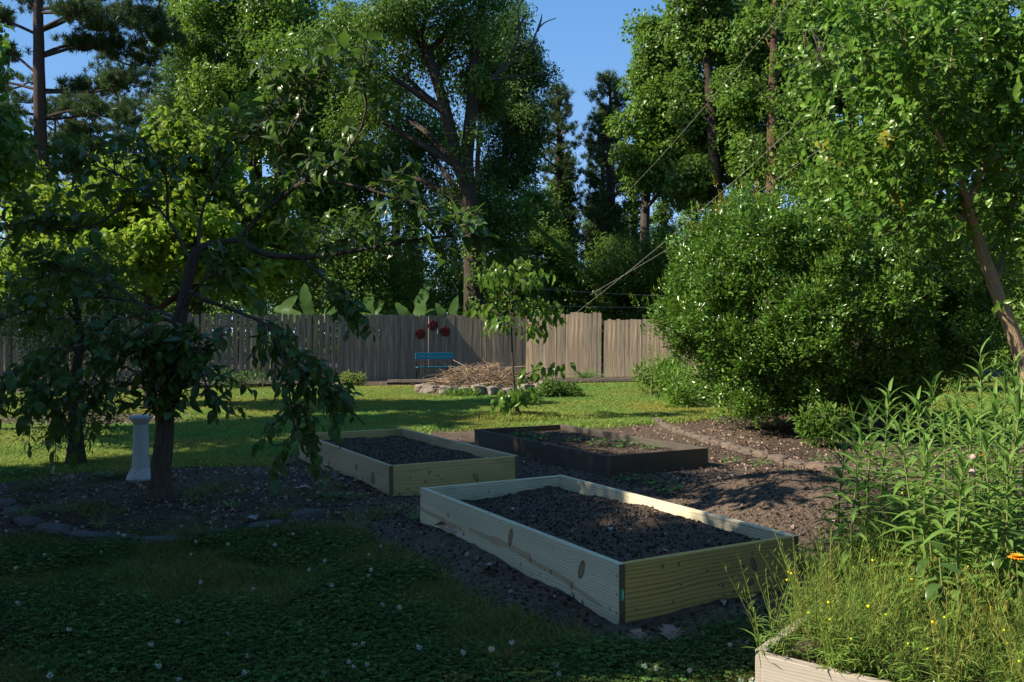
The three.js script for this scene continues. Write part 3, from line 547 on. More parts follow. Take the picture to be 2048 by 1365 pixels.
pine('ivy-clad pine with twin crown beside the open sky', { px: 1219, d: 38, topY: 160, r0: 0.3, seed: 37, ivy: 0.5, spread: 0.75, lean: 2 });
pine('shorter pine growing just left of the twin-crowned pine', { px: 1206, d: 41, topY: 225, r0: 0.2, seed: 39, ivy: 0.4, spread: 0.55 });
for (const [px, d, top, sd] of [[150, 44, 175, 41], [235, 46, 150, 43], [15, 42, 150, 47], [310, 48, 60, 49], [110, 50, 200, 51], [270, 43, 215, 52]]) pine('blue-grey pine in the distance behind the tall limbed pine', { px, d, topY: top, r0: 0.25, seed: sd, spread: 1.6, group: 'distant pines', from: 0.2 });

// ---------------------------------------------------------------- tall broadleaf trees beyond the fence
broadTree('sweetgum_tree', 'tall leafy tree with bright sunlit crown beside the limbed pine', 'tree', { trunk: trunkTo(520, 33, [515, 400], [505, 200], [500, 40], [495, -120]), r0: 0.3, geo: GEO.maple, mat: ML.sweetgum, seed: 3, opt: { k: 0.85, rad: 0.55, gap: -0.2 },
  blobs: [blob(430, 60, 33, 80, 70), blob(560, 30, 32, 110, 80), blob(470, 180, 33, 90, 80), blob(600, 150, 31, 90, 90), blob(540, 270, 31, 100, 80), blob(440, 300, 33, 70, 70), blob(680, 60, 32, 80, 90), blob(520, -90, 33, 120, 80), blob(640, 290, 31, 80, 70), blob(690, 200, 33, 70, 70), blob(600, 370, 31, 80, 60), blob(700, 380, 32, 70, 60)] });
broadTree('willow_oak', 'feathery dark oak between the limbed pine and sunlit tree', 'tree', { trunk: trunkTo(390, 37, [388, 350], [380, 150], [385, -50]), r0: 0.3, geo: GEO.fine, mat: ML.oak, seed: 5, opt: { k: 0.95 },
  blobs: [blob(370, 40, 37, 55, 90), blob(400, 160, 37, 60, 70), blob(350, 230, 37, 60, 70), blob(430, 240, 36, 60, 70), blob(390, 330, 36, 80, 60), blob(400, -60, 37, 70, 60)] });
broadTree('forked_tree', 'tall twin-trunked tree with dark bark beyond the fence', 'tree', { trunk: trunkTo(948, 27.5, [945, 500], [938, 390], [915, 320], [888, 210], [850, 100], [800, 20], [770, -60]), r0: 0.33, geo: GEO.broad, mat: ML.maple, seed: 7, opt: { k: 0.66, gap: -0.12 },
  blobs: [blob(770, 40, 27, 100, 70), blob(700, 130, 27, 80, 70), blob(850, 10, 27, 90, 70), blob(790, 150, 28.5, 80, 60), blob(720, 240, 28.5, 70, 60), blob(960, 30, 28.5, 60, 80), blob(900, 120, 29, 60, 70), blob(800, -90, 27.5, 130, 70), blob(950, -90, 28, 80, 70), blob(820, 250, 33, 60, 60), blob(760, 330, 33, 70, 50), blob(870, 320, 33.5, 50, 50)],
  more(o, base) {
    const iv = []; for (const [x, y] of [[945, 500], [940, 440], [930, 360], [905, 290], [880, 190], [940, 260], [948, 160], [955, 60], [950, 560]]) iv.push(blob(x + 8, y, 27.2, 16, 26)); crown(o, base, iv, GEO.ivy, ML.maple, { rad: 0.36, k: 0.5, seed: 90, name: 'ivy', gap: -0.1 });
    mesh('trunk', shift(tube([at(940, 400, 27.5), at(934, 320, 27.6), at(945, 200, 27.8), at(950, 100, 28), at(965, 0, 28), at(975, -120, 28)], [0.24, 0.22, 0.2, 0.17, 0.14, 0.08], 12, { rough: 0.18, steps: 24 }), base), MB.dark, o);
    const tips = [[[1015, 120], [1040, 60], [1036, 20], [1052, -10]], [[1036, 60], [1052, 30], [1062, 28]], [[1062, 90], [1075, 60], [1090, 45], [1113, 36]], [[1075, 62], [1082, 40], [1084, 28]], [[1060, 150], [1105, 145], [1112, 132]]];
    for (const t of tips) mesh('dead_branch', shift(tube([at(980, 160, 28), ...t.map(([x, y]) => at(x, y, 28))].slice(t.length === 4 || t[0][0] === 1060 ? 0 : 1), [0.05, 0.035, 0.025, 0.012], 6, { rough: 0.2 }), base), MB.grey, o);
  } });
broadTree('brown_trunk_tree', 'slim tree with warm brown bark right behind the forked trunk', 'tree', { trunk: trunkTo(958, 29, [957, 420], [955, 330], [960, 240], [965, 150]), r0: 0.14, geo: GEO.broad, mat: ML.ivy, barkMat: MB.brown, seed: 8, blobs: [blob(975, 180, 29.5, 40, 60), blob(960, 410, 29, 60, 50), blob(1000, 440, 28.5, 50, 50)] });
broadTree('round_crowned_tree', 'dense dark round-crowned tree against the open sky', 'tree', { trunk: trunkTo(1000, 36, [1002, 420], [1010, 300], [1020, 150]), r0: 0.28, geo: GEO.broad, mat: ML.oak, seed: 9, opt: { k: 0.95, gap: -0.35 },
  blobs: [blob(1040, 110, 36, 55, 55), blob(1045, 200, 36, 62, 70), blob(1010, 280, 36, 65, 70), blob(985, 180, 36.5, 60, 70), blob(1055, 260, 36.5, 48, 50), blob(1020, 350, 36, 55, 45), blob(1000, 60, 36.5, 50, 60)] });
broadTree('tulip_tree', 'tall sunlit leafy tree on the right edge of open sky', 'tree', { trunk: trunkTo(1288, 32, [1290, 450], [1298, 300], [1305, 150], [1312, 40]), r0: 0.22, geo: GEO.maple, mat: ML.sweetgum, barkMat: MB.grey, seed: 11, opt: { k: 1.25, rad: 0.52, gap: -0.4 },
  blobs: [blob(1320, 80, 32, 50, 50), blob(1300, 160, 32, 58, 55), blob(1345, 170, 32, 55, 60), blob(1290, 240, 31.5, 55, 50), blob(1350, 260, 31.5, 55, 55), blob(1300, 330, 31.5, 60, 45), blob(1370, 340, 31, 50, 50)] });
broadTree('dark_trunk_tree', 'tall tree with straight dark trunk beside the sunlit crown', 'tree', { trunk: trunkTo(1440, 29, [1432, 380], [1425, 250], [1415, 120], [1408, 0], [1400, -100]), r0: 0.26, geo: GEO.maple, mat: ML.maple, seed: 13, opt: { k: 1.1, gap: -0.3 },
  blobs: [blob(1420, 20, 29.5, 60, 50), blob(1390, 90, 29.5, 45, 50), blob(1470, 90, 30, 60, 60), blob(1450, 200, 30, 60, 60), blob(1385, 220, 30, 50, 60), blob(1470, 320, 29.5, 60, 60), blob(1380, 370, 29, 60, 50), blob(1440, -90, 29, 100, 60)] });
broadTree('reddish_trunk_tree', 'tall tree with sunlit reddish trunk behind the big bush', 'tree', { trunk: trunkTo(1548, 26.5, [1546, 380], [1545, 250], [1548, 100], [1552, -60]), r0: 0.27, geo: GEO.maple, mat: ML.maple, barkMat: MB.brown, seed: 15, opt: { k: 1, gap: -0.2 },
  blobs: [blob(1560, 0, 27.5, 70, 60), blob(1520, 70, 27.5, 50, 50), blob(1600, 120, 27.5, 60, 50), blob(1500, 180, 27.5, 50, 60), blob(1590, 230, 27.5, 60, 50), blob(1520, 300, 27.5, 60, 55), blob(1600, 330, 27, 60, 50)],
  more(o, base) { crown(o, base, [[1556, 330], [1540, 210], [1556, 120], [1552, 20], [1560, 260]].map(([x, y]) => blob(x, y, 26, 14, 24)), GEO.ivy, ML.sweetgum, { rad: 0.36, k: 0.6, seed: 91, name: 'ivy', gap: -0.1 }); } });
broadTree('vine_draped_tree', 'tree smothered in hanging vines behind the crape myrtle', 'tree', { trunk: trunkTo(1720, 21, [1715, 400], [1700, 200], [1705, 0], [1710, -150]), r0: 0.28, geo: GEO.ivy, mat: ML.maple, seed: 17, opt: { k: 1.2, rad: 0.42, gap: -0.25, upward: 0.2 },
  blobs: [blob(1650, 30, 21, 60, 80), blob(1740, 40, 20.5, 80, 80), blob(1640, 170, 21, 50, 80), blob(1720, 180, 20.5, 70, 80), blob(1630, 300, 20.5, 60, 70), blob(1720, 320, 20, 80, 80), blob(1840, 60, 20.5, 80, 100), blob(1940, 40, 21, 80, 100), blob(1860, 260, 20, 90, 100), blob(1980, 260, 20, 80, 110), blob(1740, -110, 21, 140, 80), blob(1930, 480, 19, 90, 90), blob(2030, 450, 19, 80, 90)],
  more(o, base) { const r = rng(88); for (let k = 0; k < 18; k++) { const x = 1610 + r() * 170, y = 30 + r() * 90, d = 19.6 + r(); const pts = [at(x, y, d), at(x + (r() - 0.5) * 60, y + 40, d - 0.2), at(x + (r() - 0.5) * 90, y + 80 + r() * 50, d)]; mesh('vine', shift(tube(pts, [0.018, 0.014, 0.008], 5), base), MB.grey, o); } } });
broadTree('hickory_tree', 'tall dense tree filling the gap behind the straight dark trunk', 'tree', { trunk: trunkTo(1480, 36, [1482, 400], [1485, 200], [1490, 0], [1490, -120]), r0: 0.28, geo: GEO.broad, mat: ML.oak, seed: 61, opt: { k: 0.95, rad: 0.6 },
  blobs: [blob(1440, 40, 36, 60, 60), blob(1510, 20, 35, 70, 70), blob(1580, 60, 36, 70, 70), blob(1480, 150, 35, 70, 60), blob(1560, 190, 36, 70, 70), blob(1650, 120, 35, 70, 80), blob(1440, 270, 36, 60, 60), blob(1530, -70, 36, 90, 60), blob(1410, -60, 36, 60, 60)] });
broadTree('hickory_tree', 'tall dense tree behind the forked trunk and bananas', 'tree', { trunk: trunkTo(790, 37, [792, 420], [795, 250], [800, 100]), r0: 0.26, geo: GEO.broad, mat: ML.maple, seed: 63, opt: { k: 0.5, rad: 0.6, gap: -0.12 },
  blobs: [blob(740, 330, 36, 70, 60), blob(830, 360, 36, 70, 60), blob(880, 290, 37, 50, 70), blob(790, 230, 37, 70, 70), blob(700, 240, 37, 60, 70), blob(860, 440, 35, 70, 50), blob(700, 430, 35, 70, 60), blob(640, 420, 36, 60, 60)] });
broadTree('young_maple', 'young maple in the hollow between round-crowned tree and lone pine', 'tree', { trunk: trunkTo(1075, 34, [1074, 500], [1072, 440], [1070, 400]), r0: 0.1, geo: GEO.maple, mat: ML.sweetgum, seed: 65, opt: { k: 0.7, gap: -0.1 }, blobs: [blob(1065, 400, 34, 38, 35), blob(1080, 460, 33.5, 45, 40), blob(1040, 500, 33, 45, 35), blob(1110, 520, 33, 35, 35)] });
// redbud in front of the fence, sunlit from behind
broadTree('redbud_tree', 'redbud with glowing heart-shaped leaves behind the persimmon', 'tree', { trunk: trunkTo(300, 16.5, [300, 650], [290, 560], [280, 450], [260, 380]), r0: 0.11, geo: GEO.redbud, mat: ML.redbud, seed: 19, opt: { k: 0.95, rad: 0.34, gap: -0.3 },
  blobs: [blob(110, 430, 16.5, 80, 80), blob(210, 400, 16, 90, 80), blob(330, 360, 16, 90, 80), blob(430, 330, 16.5, 70, 70), blob(160, 510, 16, 90, 60), blob(280, 490, 15.6, 100, 70), blob(400, 440, 15.6, 90, 70), blob(500, 420, 16.2, 70, 70), blob(50, 520, 16.5, 60, 70), blob(360, 270, 16.5, 50, 40), blob(460, 530, 16, 80, 50), blob(560, 500, 16.5, 60, 60)] });
// fine-leaved little tree at the left
{
  const o = broadTree('fine_leaved_tree', 'small tree with fine grey-green leaves beside the pedestal', 'tree', { trunk: [foot(150, 9.2), at(152, 860, 9.2), at(145, 780, 9.2), at(160, 690, 9.2), at(150, 590, 9.2)], r0: 0.09, geo: GEO.small, mat: ML.oak, seed: 23, opt: { k: 1.15, rad: 0.27, gap: -0.3 },
    blobs: [blob(90, 560, 9.3, 90, 60), blob(190, 560, 9.4, 70, 60), blob(60, 640, 9.3, 80, 50), blob(150, 660, 9.4, 80, 50), blob(240, 640, 9.6, 50, 60), blob(120, 760, 9.5, 90, 60), blob(200, 810, 9.3, 50, 60), blob(110, 850, 9.3, 50, 40)] });
}
// trees out of frame on the sun's side, whose shade lies over the foreground
broadTree('shade_tree', 'broad leafy tree shading the clover lawn and near bed', 'tree', { trunk: [ground(-6.8, -2.4), V(-6.8, 1.2, -2.4), V(-6.7, 2.6, -2.5), V(-6.6, 4.4, -2.4)], r0: 0.18, geo: GEO.maple, mat: ML.maple, seed: 25, opt: { k: 1.6, shell: 0.2, gap: -0.6 }, fine: false,
  blobs: [{ c: V(-6.6, 3.1, -0.7), r: V(1.8, 1.8, 1.6) }, { c: V(-6.7, 4.6, -3.4), r: V(2.1, 2.3, 1.55) }, { c: V(-7.2, 3.6, -5.3), r: V(2.0, 2.0, 1.8) }, { c: V(-6.4, 3.0, 1.3), r: V(1.8, 1.8, 1.6) }] });
broadTree('shade_tree', 'taller leafy tree shading the persimmon and the middle bed', 'tree', { trunk: [ground(-9.4, -6.4), V(-9.4, 1.6, -6.4), V(-9.3, 3.6, -6.3), V(-9.2, 7, -6)], r0: 0.2, geo: GEO.maple, mat: ML.maple, seed: 27, opt: { k: 1.3, shell: 0.2, gap: -0.45 }, fine: false,
  blobs: [{ c: V(-9.4, 6.6, -5.2), r: V(2.2, 2.1, 2.0) }, { c: V(-8.6, 4.2, -7.6), r: V(1.7, 1.4, 1.3) }, { c: V(-9.8, 7.2, -8), r: V(1.9, 1.7, 1.7) }, { c: V(-10.6, 6.6, -3.8), r: V(2.2, 2.2, 1.8) }] });
broadTree('shade_tree', 'leafy tree whose low branch tips hang beside the limbed pine', 'tree', { trunk: [ground(-9.2, -12.5), V(-9.2, 1.6, -12.5), V(-9.1, 3.4, -12.5), V(-9, 6, -12.5)], r0: 0.18, geo: GEO.redbud, mat: ML.sweetgum, seed: 29, opt: { k: 0.9, rad: 0.36, gap: -0.3 }, fine: false,
  blobs: [{ c: V(-9.3, 4.2, -12.6), r: V(1.5, 1.2, 1.4) }, { c: V(-8.6, 5.6, -12.6), r: V(1.0, 0.6, 1.0) }, { c: V(-10, 6, -12.5), r: V(1.6, 1.2, 1.6) }, { c: V(-9.8, 4.6, -11), r: V(1.6, 1.3, 1.2) }] });

{  // unseen trees added all round to hold back skylight and deepen the shade
  const around = [[9.5, 3, 11, 'tall added tree right of and behind the grey plank bed'], [12, -5, 12, 'tall added tree beyond the crape myrtle, away from the fence'], [5, 8, 12, 'tall added tree behind the clover lawn, toward the corner bed'], [-9, 8, 9, 'added tree behind the shade trees at the lawn end'], [13, -13, 12, 'tall added tree beyond the big bush, beside the vine-draped tree'], [-16.5, 1, 8, 'added tree beyond the first shade tree']];
  around.forEach(([x, z, h, label], k) => broadTree('added_tree', 'leafy ' + label, 'tree', { trunk: [ground(x, z), V(x, h * 0.3, z), V(x + 0.2, h * 0.6, z), V(x, h * 0.95, z)], r0: 0.25, geo: GEO.maple, mat: ML.maple, seed: 700 + k, fine: false, opt: { k: 0.75, rad: 0.7, scale: 1.5, gap: -0.4 },
    blobs: [{ c: V(x, h * 0.72, z), r: V(3, h * 0.28, 3) }, { c: V(x + 1.6, h * 0.45, z + 1), r: V(2.4, h * 0.22, 2.4) }, { c: V(x - 1.2, h * 0.42, z - 1.2), r: V(2.3, h * 0.22, 2.3) }] }));
}
// ---------------------------------------------------------------- understory behind the fence
{
  const names = ["outermost understory shrub behind the gapped pickets, below the limbed pine", "shrub behind the gapped pickets at the foot of the limbed pine", "shrub behind the gapped pickets below the blue-grey pines", "shrub behind the fence and the redbud, below the feathery oak", "shrub behind the fence at the foot of the sunlit sweetgum", "shrub behind the leaning-leaf banana plant", "shrub behind the upright banana plant", "shrub behind the arching banana plant, above the red flowers", "shrub behind the fence at the foot of the forked trunk", "shrub behind the sapling, below the round-crowned tree", "shrub at the foot of the slender lone pine", "shrub between the two ivy-clad pines", "shrub at the foot of the tall sunlit tree beside the open sky", "shrub behind the step in the fence, right of the sunlit tree", "shrub at the foot of the straight dark trunk", "shrub at the foot of the reddish trunk behind the big bush", "shrub behind the big bush below the hanging vines", "shrub behind the big bush at the foot of the vine-draped tree", "shrub behind the crape myrtle crown", "shrub behind the crape myrtle trunk, farthest along the lower fence"];
  const r = rng(404), rows = [[-60, 29, 520], [60, 30, 500], [190, 29, 520], [330, 30, 470], [470, 29, 480], [590, 30, 450], [700, 29, 430], [800, 30, 430], [900, 31, 470], [1010, 30, 500], [1090, 33, 450], [1165, 34, 520], [1250, 32, 480], [1340, 31, 440], [1430, 30, 440], [1530, 29, 430], [1640, 27, 400], [1760, 26, 420], [1900, 25, 420], [2060, 24, 400]];
  rows.forEach(([px, d, top], k) => {
    const w = 62 + r() * 25, b = foot(px, d), o = thing('woodland_shrub', 'leafy ' + names[k], 'shrub', b, 'understory shrubs behind the fence'), h = (640 - top) / 2;
    mesh('stem', shift(tube([b, at(px + 8, 650, d), at(px - 5, (640 + top) / 2, d)], [0.07, 0.05, 0.02], 7), b), MB.dark, o);
    crown(o, b, [blob(px, top + h * 0.6, d - 0.8, w, h * 0.7, 1.4), blob(px + 20, 610, d - 0.6, w, 60, 1.2), blob(px - 25, top + h * 1.2, d + 0.4, w, h * 0.6, 1.4)], k % 3 ? GEO.shrub : GEO.broad, [ML.maple, ML.sweetgum, ML.sweetgum][k % 3], { seed: 500 + k, rad: 0.42, k: 0.7, gap: -0.15 });
  });
  // far wood, one mass
  const list = [], q = rng(9);
  for (let k = 0; k < 3000; k++) { const x = -70 + 140 * q(), z = -(50 + 22 * q()), lim = 6.2 + 1.6 * n2(x * 0.25, 3) + (x < 2 && x > -60 ? 1.6 : 0) + (x > 8 ? 2 : 0), c = 0.7 + 0.5 * q(); list.push({ p: V(x, lim * Math.pow(q(), 0.8), z), q: spin(q, V(q() - 0.5, 1, q() - 0.5)), s: 1.6 + q(), c: rgb(c, c, c) }); }
  inst('distant_wood', GEO.broad, ML.ivy, list, null, 'dark mass of woodland far behind the fence', 'wood');
  for (const [px, d, top, rr] of [[1126, 44, 330, 0.3], [1262, 36, 350, 0.22], [1322, 35, 330, 0.2], [700, 36, 300, 0.2], [620, 38, 300, 0.2], [820, 35, 300, 0.2], [1180, 46, 420, 0.2], [560, 36, 330, 0.16], [1380, 34, 380, 0.18]]) {
    const b = foot(px, d), o = thing('woodland_tree', 'slim dark woodland trunk wrapped in ivy behind the fence', 'tree', b, 'ivy-wrapped trunks behind the fence'), t = at(px + 4, top, d);
    mesh('trunk', shift(tube([b, b.clone().lerp(t, 0.5).add(V(0.12, 0, 0)), t], [rr, rr * 0.8, rr * 0.3], 9, { rough: 0.2 }), b), MB.dark, o);
    const bl = []; for (let s = 0.1; s < 1; s += 0.1) bl.push({ c: b.clone().lerp(t, s), r: V(rr * 1.8, t.distanceTo(b) * 0.06, rr * 1.8) });
    crown(o, b, bl, GEO.ivy, ML.ivy, { rad: 0.45, k: 1.1, seed: px, name: 'ivy' });
  }
}
for (const [px, d, top, sd, label] of [[2040, 17, 470, 811, 'leafy green shrub filling the gap right of the big bush'], [1960, 19.5, 500, 812, 'leafy shrub behind the big bush and the crape myrtle trunk'], [2180, 15, 480, 813, 'leafy shrub beyond the foot of the crape myrtle']]) {
  const b = foot(px, d), o = thing('garden_shrub', label, 'shrub', b), h = (760 - top) / 2;
  mesh('stem', shift(tube([b, at(px + 6, 700, d), at(px - 4, (720 + top) / 2, d)], [0.06, 0.045, 0.02], 7), b), MB.dark, o);
  crown(o, b, [blob(px, top + h * 0.5, d, 85, h * 0.6), blob(px + 30, top + h, d - 0.4, 90, h * 0.6), blob(px - 25, top + h * 1.4, d, 90, h * 0.55)], GEO.shrub, ML.maple, { seed: sd, rad: 0.36, k: 0.9, gap: -0.3 });
}
// ---------------------------------------------------------------- banana plants behind the fence
{
  const shape = (len, wid) => leafShape(len, wid, { rows: 9, fold: 0.25, bend: 0.9, prof: t => Math.pow(Math.sin(Math.PI * Math.pow(t, 0.75)), 0.6) * (t > 0.97 ? 0.3 : 1) });
  const torn = (sh, seed) => { const q = rng(seed); for (let i = 1; i < sh.p.length / 3 - 1; i++) { const edge = (i - 1) % 3 !== 1; if (edge) { sh.p[i * 3] *= 0.75 + 0.4 * q(); sh.p[i * 3 + 1] -= 0.12 * q(); sh.p[i * 3 + 2] += (q() - 0.3) * 0.1; } } return sh; };
  const lv = [[1.7, 0.44], [1.3, 0.4]].map(a => new GB().add(torn(shape(...a), 5), new THREE.Matrix4(), [1, 1, 1]).geo());
  for (const [px, label, leaves] of [[735, 'banana plant with upright leaf rising over the fence', [[0, 0.15, 0.9], [-1, 0.5, 0.8], [1.9, 0.6, 0.8], [0.9, 0.3, 0.9]]], [830, 'banana plant with arching leaves beside the forked trunk', [[0.5, 0.25, 1], [-0.9, 0.5, 0.9], [2.4, 0.7, 0.9], [1.4, 0.55, 0.9]]], [900, 'banana plant with wide drooping leaf over the fence top', [[1.55, 1.15, 1.05], [-0.6, 0.5, 0.8], [0.3, 0.35, 0.7]]], [545, 'banana plant half hidden by persimmon leaves', [[-0.8, 0.7, 1.1], [0.7, 0.6, 1], [-2, 0.8, 1], [2, 0.6, 0.9]]], [620, 'banana plant with leaning leaf above the gapped pickets', [[-0.3, 0.3, 0.9], [1.2, 0.7, 1], [-1.6, 0.8, 1]]]]) {
    const d = px < 640 ? 25.3 : 27, b = foot(px, d), o = thing('banana_plant', label, 'plant', b, 'banana plants behind the fence');
    mesh('stalk', tube([V(0, 0, 0), V(0.03, 0.8, 0), V(0, 1.6, 0)], [0.11, 0.09, 0.07], 10), std(rgb(0.12, 0.15, 0.05), 0.7), o);
    leaves.forEach(([az, tilt, s], k) => { const m = mesh('leaf', lv[k % 2], ML.banana, o); const dir = V(Math.sin(az) * Math.sin(tilt), Math.cos(tilt), Math.cos(az) * Math.sin(tilt)); orient(V(0, 1.5, 0), dir, V(Math.sin(az) * -0.4, 0.3, 1), s).decompose(m.position, m.quaternion, m.scale); });
  }
}
// ---------------------------------------------------------------- the big bush
{
  const b = ground(4.75, -12.7), o = thing('evergreen_bush', 'huge rounded evergreen bush with small glossy leaves', 'bush', b);
  const stems = rng(3);
  for (let k = 0; k < 7; k++) { const a = k * 0.9, p = V(b.x + Math.cos(a) * 0.3, b.y, b.z + Math.sin(a) * 0.3); mesh('stem', shift(tube([p, p.clone().add(V(Math.cos(a) * 0.5, 0.9, Math.sin(a) * 0.5)), p.clone().add(V(Math.cos(a) * 1.4, 2.2 + stems(), Math.sin(a) * 1.4))], [0.06, 0.045, 0.015], 7), b), MB.dark, o); }
  const bl = [{ c: V(4.75, 1.75, -12.8), r: V(1.75, 1.5, 1.55) }];
  const r = rng(66);
  for (let k = 0; k < 250; k++) {   // lobes of growth over the surface
    const d = randDir(r); if (d.y < -0.85) continue;
    const tuck = d.y < 0 ? 1 + 0.2 * d.y : 1, c = V(4.75 + d.x * tuck * (2.12 + 0.3 * r()), 1.85 + d.y * (1.62 + 0.28 * r()), -12.8 + d.z * tuck * (1.8 + 0.3 * r())); if (c.y < 0.22) continue;
    const s = 0.22 + 0.3 * r() * r(); bl.push({ c, r: V(s * (0.8 + 0.5 * r()), s * (0.75 + 0.6 * r()), s) });
  }
  crown(o, b, bl.slice(0, 1), GEO.holly, ML.holly, { rad: 0.12, k: 0.7, seed: 4, shell: 0.78, gap: -0.9, name: 'inner_foliage', lump: 0.15 });
  crown(o, b, bl.slice(1), GEO.holly, ML.holly, { rad: 0.115, k: 0.48, seed: 6, shell: 0.5, gap: -0.12, upward: 1, name: 'foliage', lump: 0.6 });
  // new shoots, some with coppery tips
  const tips = []; const cop = rng(12);
  for (let k = 0; k < 520; k++) { const l = bl[1 + Math.floor(cop() * (bl.length - 1))], d = randDir(cop); d.y = Math.abs(d.y); if (l.c.y < 1.2) continue; const far = k % 3 ? 1 : 1.5, p = l.c.clone().add(V(d.x * l.r.x, d.y * l.r.y, d.z * l.r.z).multiplyScalar(far)).sub(b), red = p.y > 2.7 && cop() < 0.4; tips.push({ p, q: spin(cop, V(d.x * 0.4, 1, d.z * 0.4)), s: V(0.45, 1.3, 0.45), c: red ? rgb(3, 0.95, 0.7) : rgb(1.5, 1.25, 0.8) }); }
  inst('new_shoots', GEO.holly, ML.holly, tips, o);
}
// ---------------------------------------------------------------- crape myrtle
const myrtleLeaf = [0.078, 0.066].map((l, k) => new GB().add(leafShape(l, l * 0.52, { rows: 3, bend: 0.4 + 0.3 * k }), new THREE.Matrix4()).geo());
const spray = (() => { // a twig with paired leaves
  const r = rng(71), g = new GB(), stem = asShape(tube([V(0, 0, 0), V(0.02, 0.16, 0), V(0.06, 0.34, 0)], [0.004, 0.003, 0.0015], 4, { steps: 4 }));
  g.add(stem, new THREE.Matrix4(), [1.1, 0.6, 0.9]);
  for (let k = 0; k < 13; k++) { const t = 0.12 + 0.88 * k / 13, s = k % 2 ? 1 : -1, p = V(0.06 * t * t, 0.34 * t, 0); g.add(leafShape(0.08 * (0.6 + 0.6 * r()), 0.042, { rows: 3, bend: r() }), orient(p, V(s * (0.3 + 0.8 * r()), 1.1 * r() - 0.35, (r() - 0.5) * 1.6), randDir(r).add(V(0, 0.7, 0.3)).normalize()), tintOf(r, 0.25)); }
  return g.geo();
})();
{
  const b = ground(4.62, -6.9), o = thing('crape_myrtle', 'crape myrtle with smooth tan leaning trunk and airy leaves', 'tree', b), r = rng(515);
  const tr = [b, V(4.5, 0.5, -6.95), at(2068, 800, 7), at(2035, 690, 7), at(1985, 560, 7), at(1950, 460, 7), at(1930, 400, 7)];
  mesh('trunk', shift(tube(tr, [0.075, 0.066, 0.06, 0.056, 0.052, 0.044, 0.036], 12, { rough: 0.16, steps: 40, flare: 0.2 }), b), MB.myrtle, o);
  const limbs = [[[1952, 470], [1925, 370], [1880, 280], [1830, 160], [1800, 60]], [[1935, 410], [1980, 300], [2000, 180], [2010, 40]], [[1930, 395], [1840, 320], [1760, 300], [1690, 300]], [[1910, 340], [1850, 210], [1770, 130], [1700, 100]], [[1965, 330], [2040, 280], [2080, 220]], [[1990, 570], [2010, 500], [2030, 400], [2050, 340]], [[1880, 280], [1900, 150], [1920, 20]], [[1840, 320], [1780, 370], [1720, 390]], [[1800, 60], [1760, 10], [1700, -40]], [[2000, 180], [2060, 100], [2100, 20]], [[1945, 445], [1890, 420], [1840, 400]]];
  const cl = limbs.map((l, k) => { const pts = l.map(([x, y], j) => at(x, y, 7 + (k % 3 - 1) * 0.22 * j)); mesh('limb', shift(tube(pts, [0.03, 0.022, 0.014, 0.006], 8, { rough: 0.12 }), b), MB.myrtle, o); return new THREE.CatmullRomCurve3(pts); });
  const list = []; let nl = 0;
  for (let k = 0; k < 1150; k++) {
    const c = cl[Math.floor(r() * cl.length)], t = 0.25 + 0.75 * r(), p = c.getPoint(t).add(V((r() - 0.5) * 0.75, (r() - 0.5) * 0.75, (r() - 0.5) * 0.9)), d = V(r() - 0.65, 0.35 + 0.6 * r(), (r() - 0.5) * 1.2), q = spin(r, d), col = 0.8 + 0.4 * r();
    if (nl < 300 && p.z > -6.75 && p.x < 4.3 && p.y < 4.2) { // leaves that show largest, one by one
      for (let j = 0; j < 15 && nl < 300; j++, nl++) { const m = mesh('leaf', myrtleLeaf[j % 2], ML.myrtle, o), tt = j / 15, s = j % 2 ? 1 : -1, lp = V(0.06 * tt * tt, 0.34 * tt, 0).applyQuaternion(q).add(p).sub(b), ld = V(s * 0.8, 0.3 * r(), (r() - 0.5) * 0.9).applyQuaternion(q); orient(lp, ld, V(r() - 0.5, 0.6, 1)).decompose(m.position, m.quaternion, m.scale); }
    } else list.push({ p: p.sub(b), q: spin(r, d.clone().addScaledVector(randDir(r), 0.7)), s: 0.7 + 0.5 * r(), c: r() < 0.012 ? rgb(1.9, 0.9, 0.7) : rgb(col * 1.05, col, col * 0.9) });
  }
  inst('foliage', spray, ML.myrtle, list, o);
}
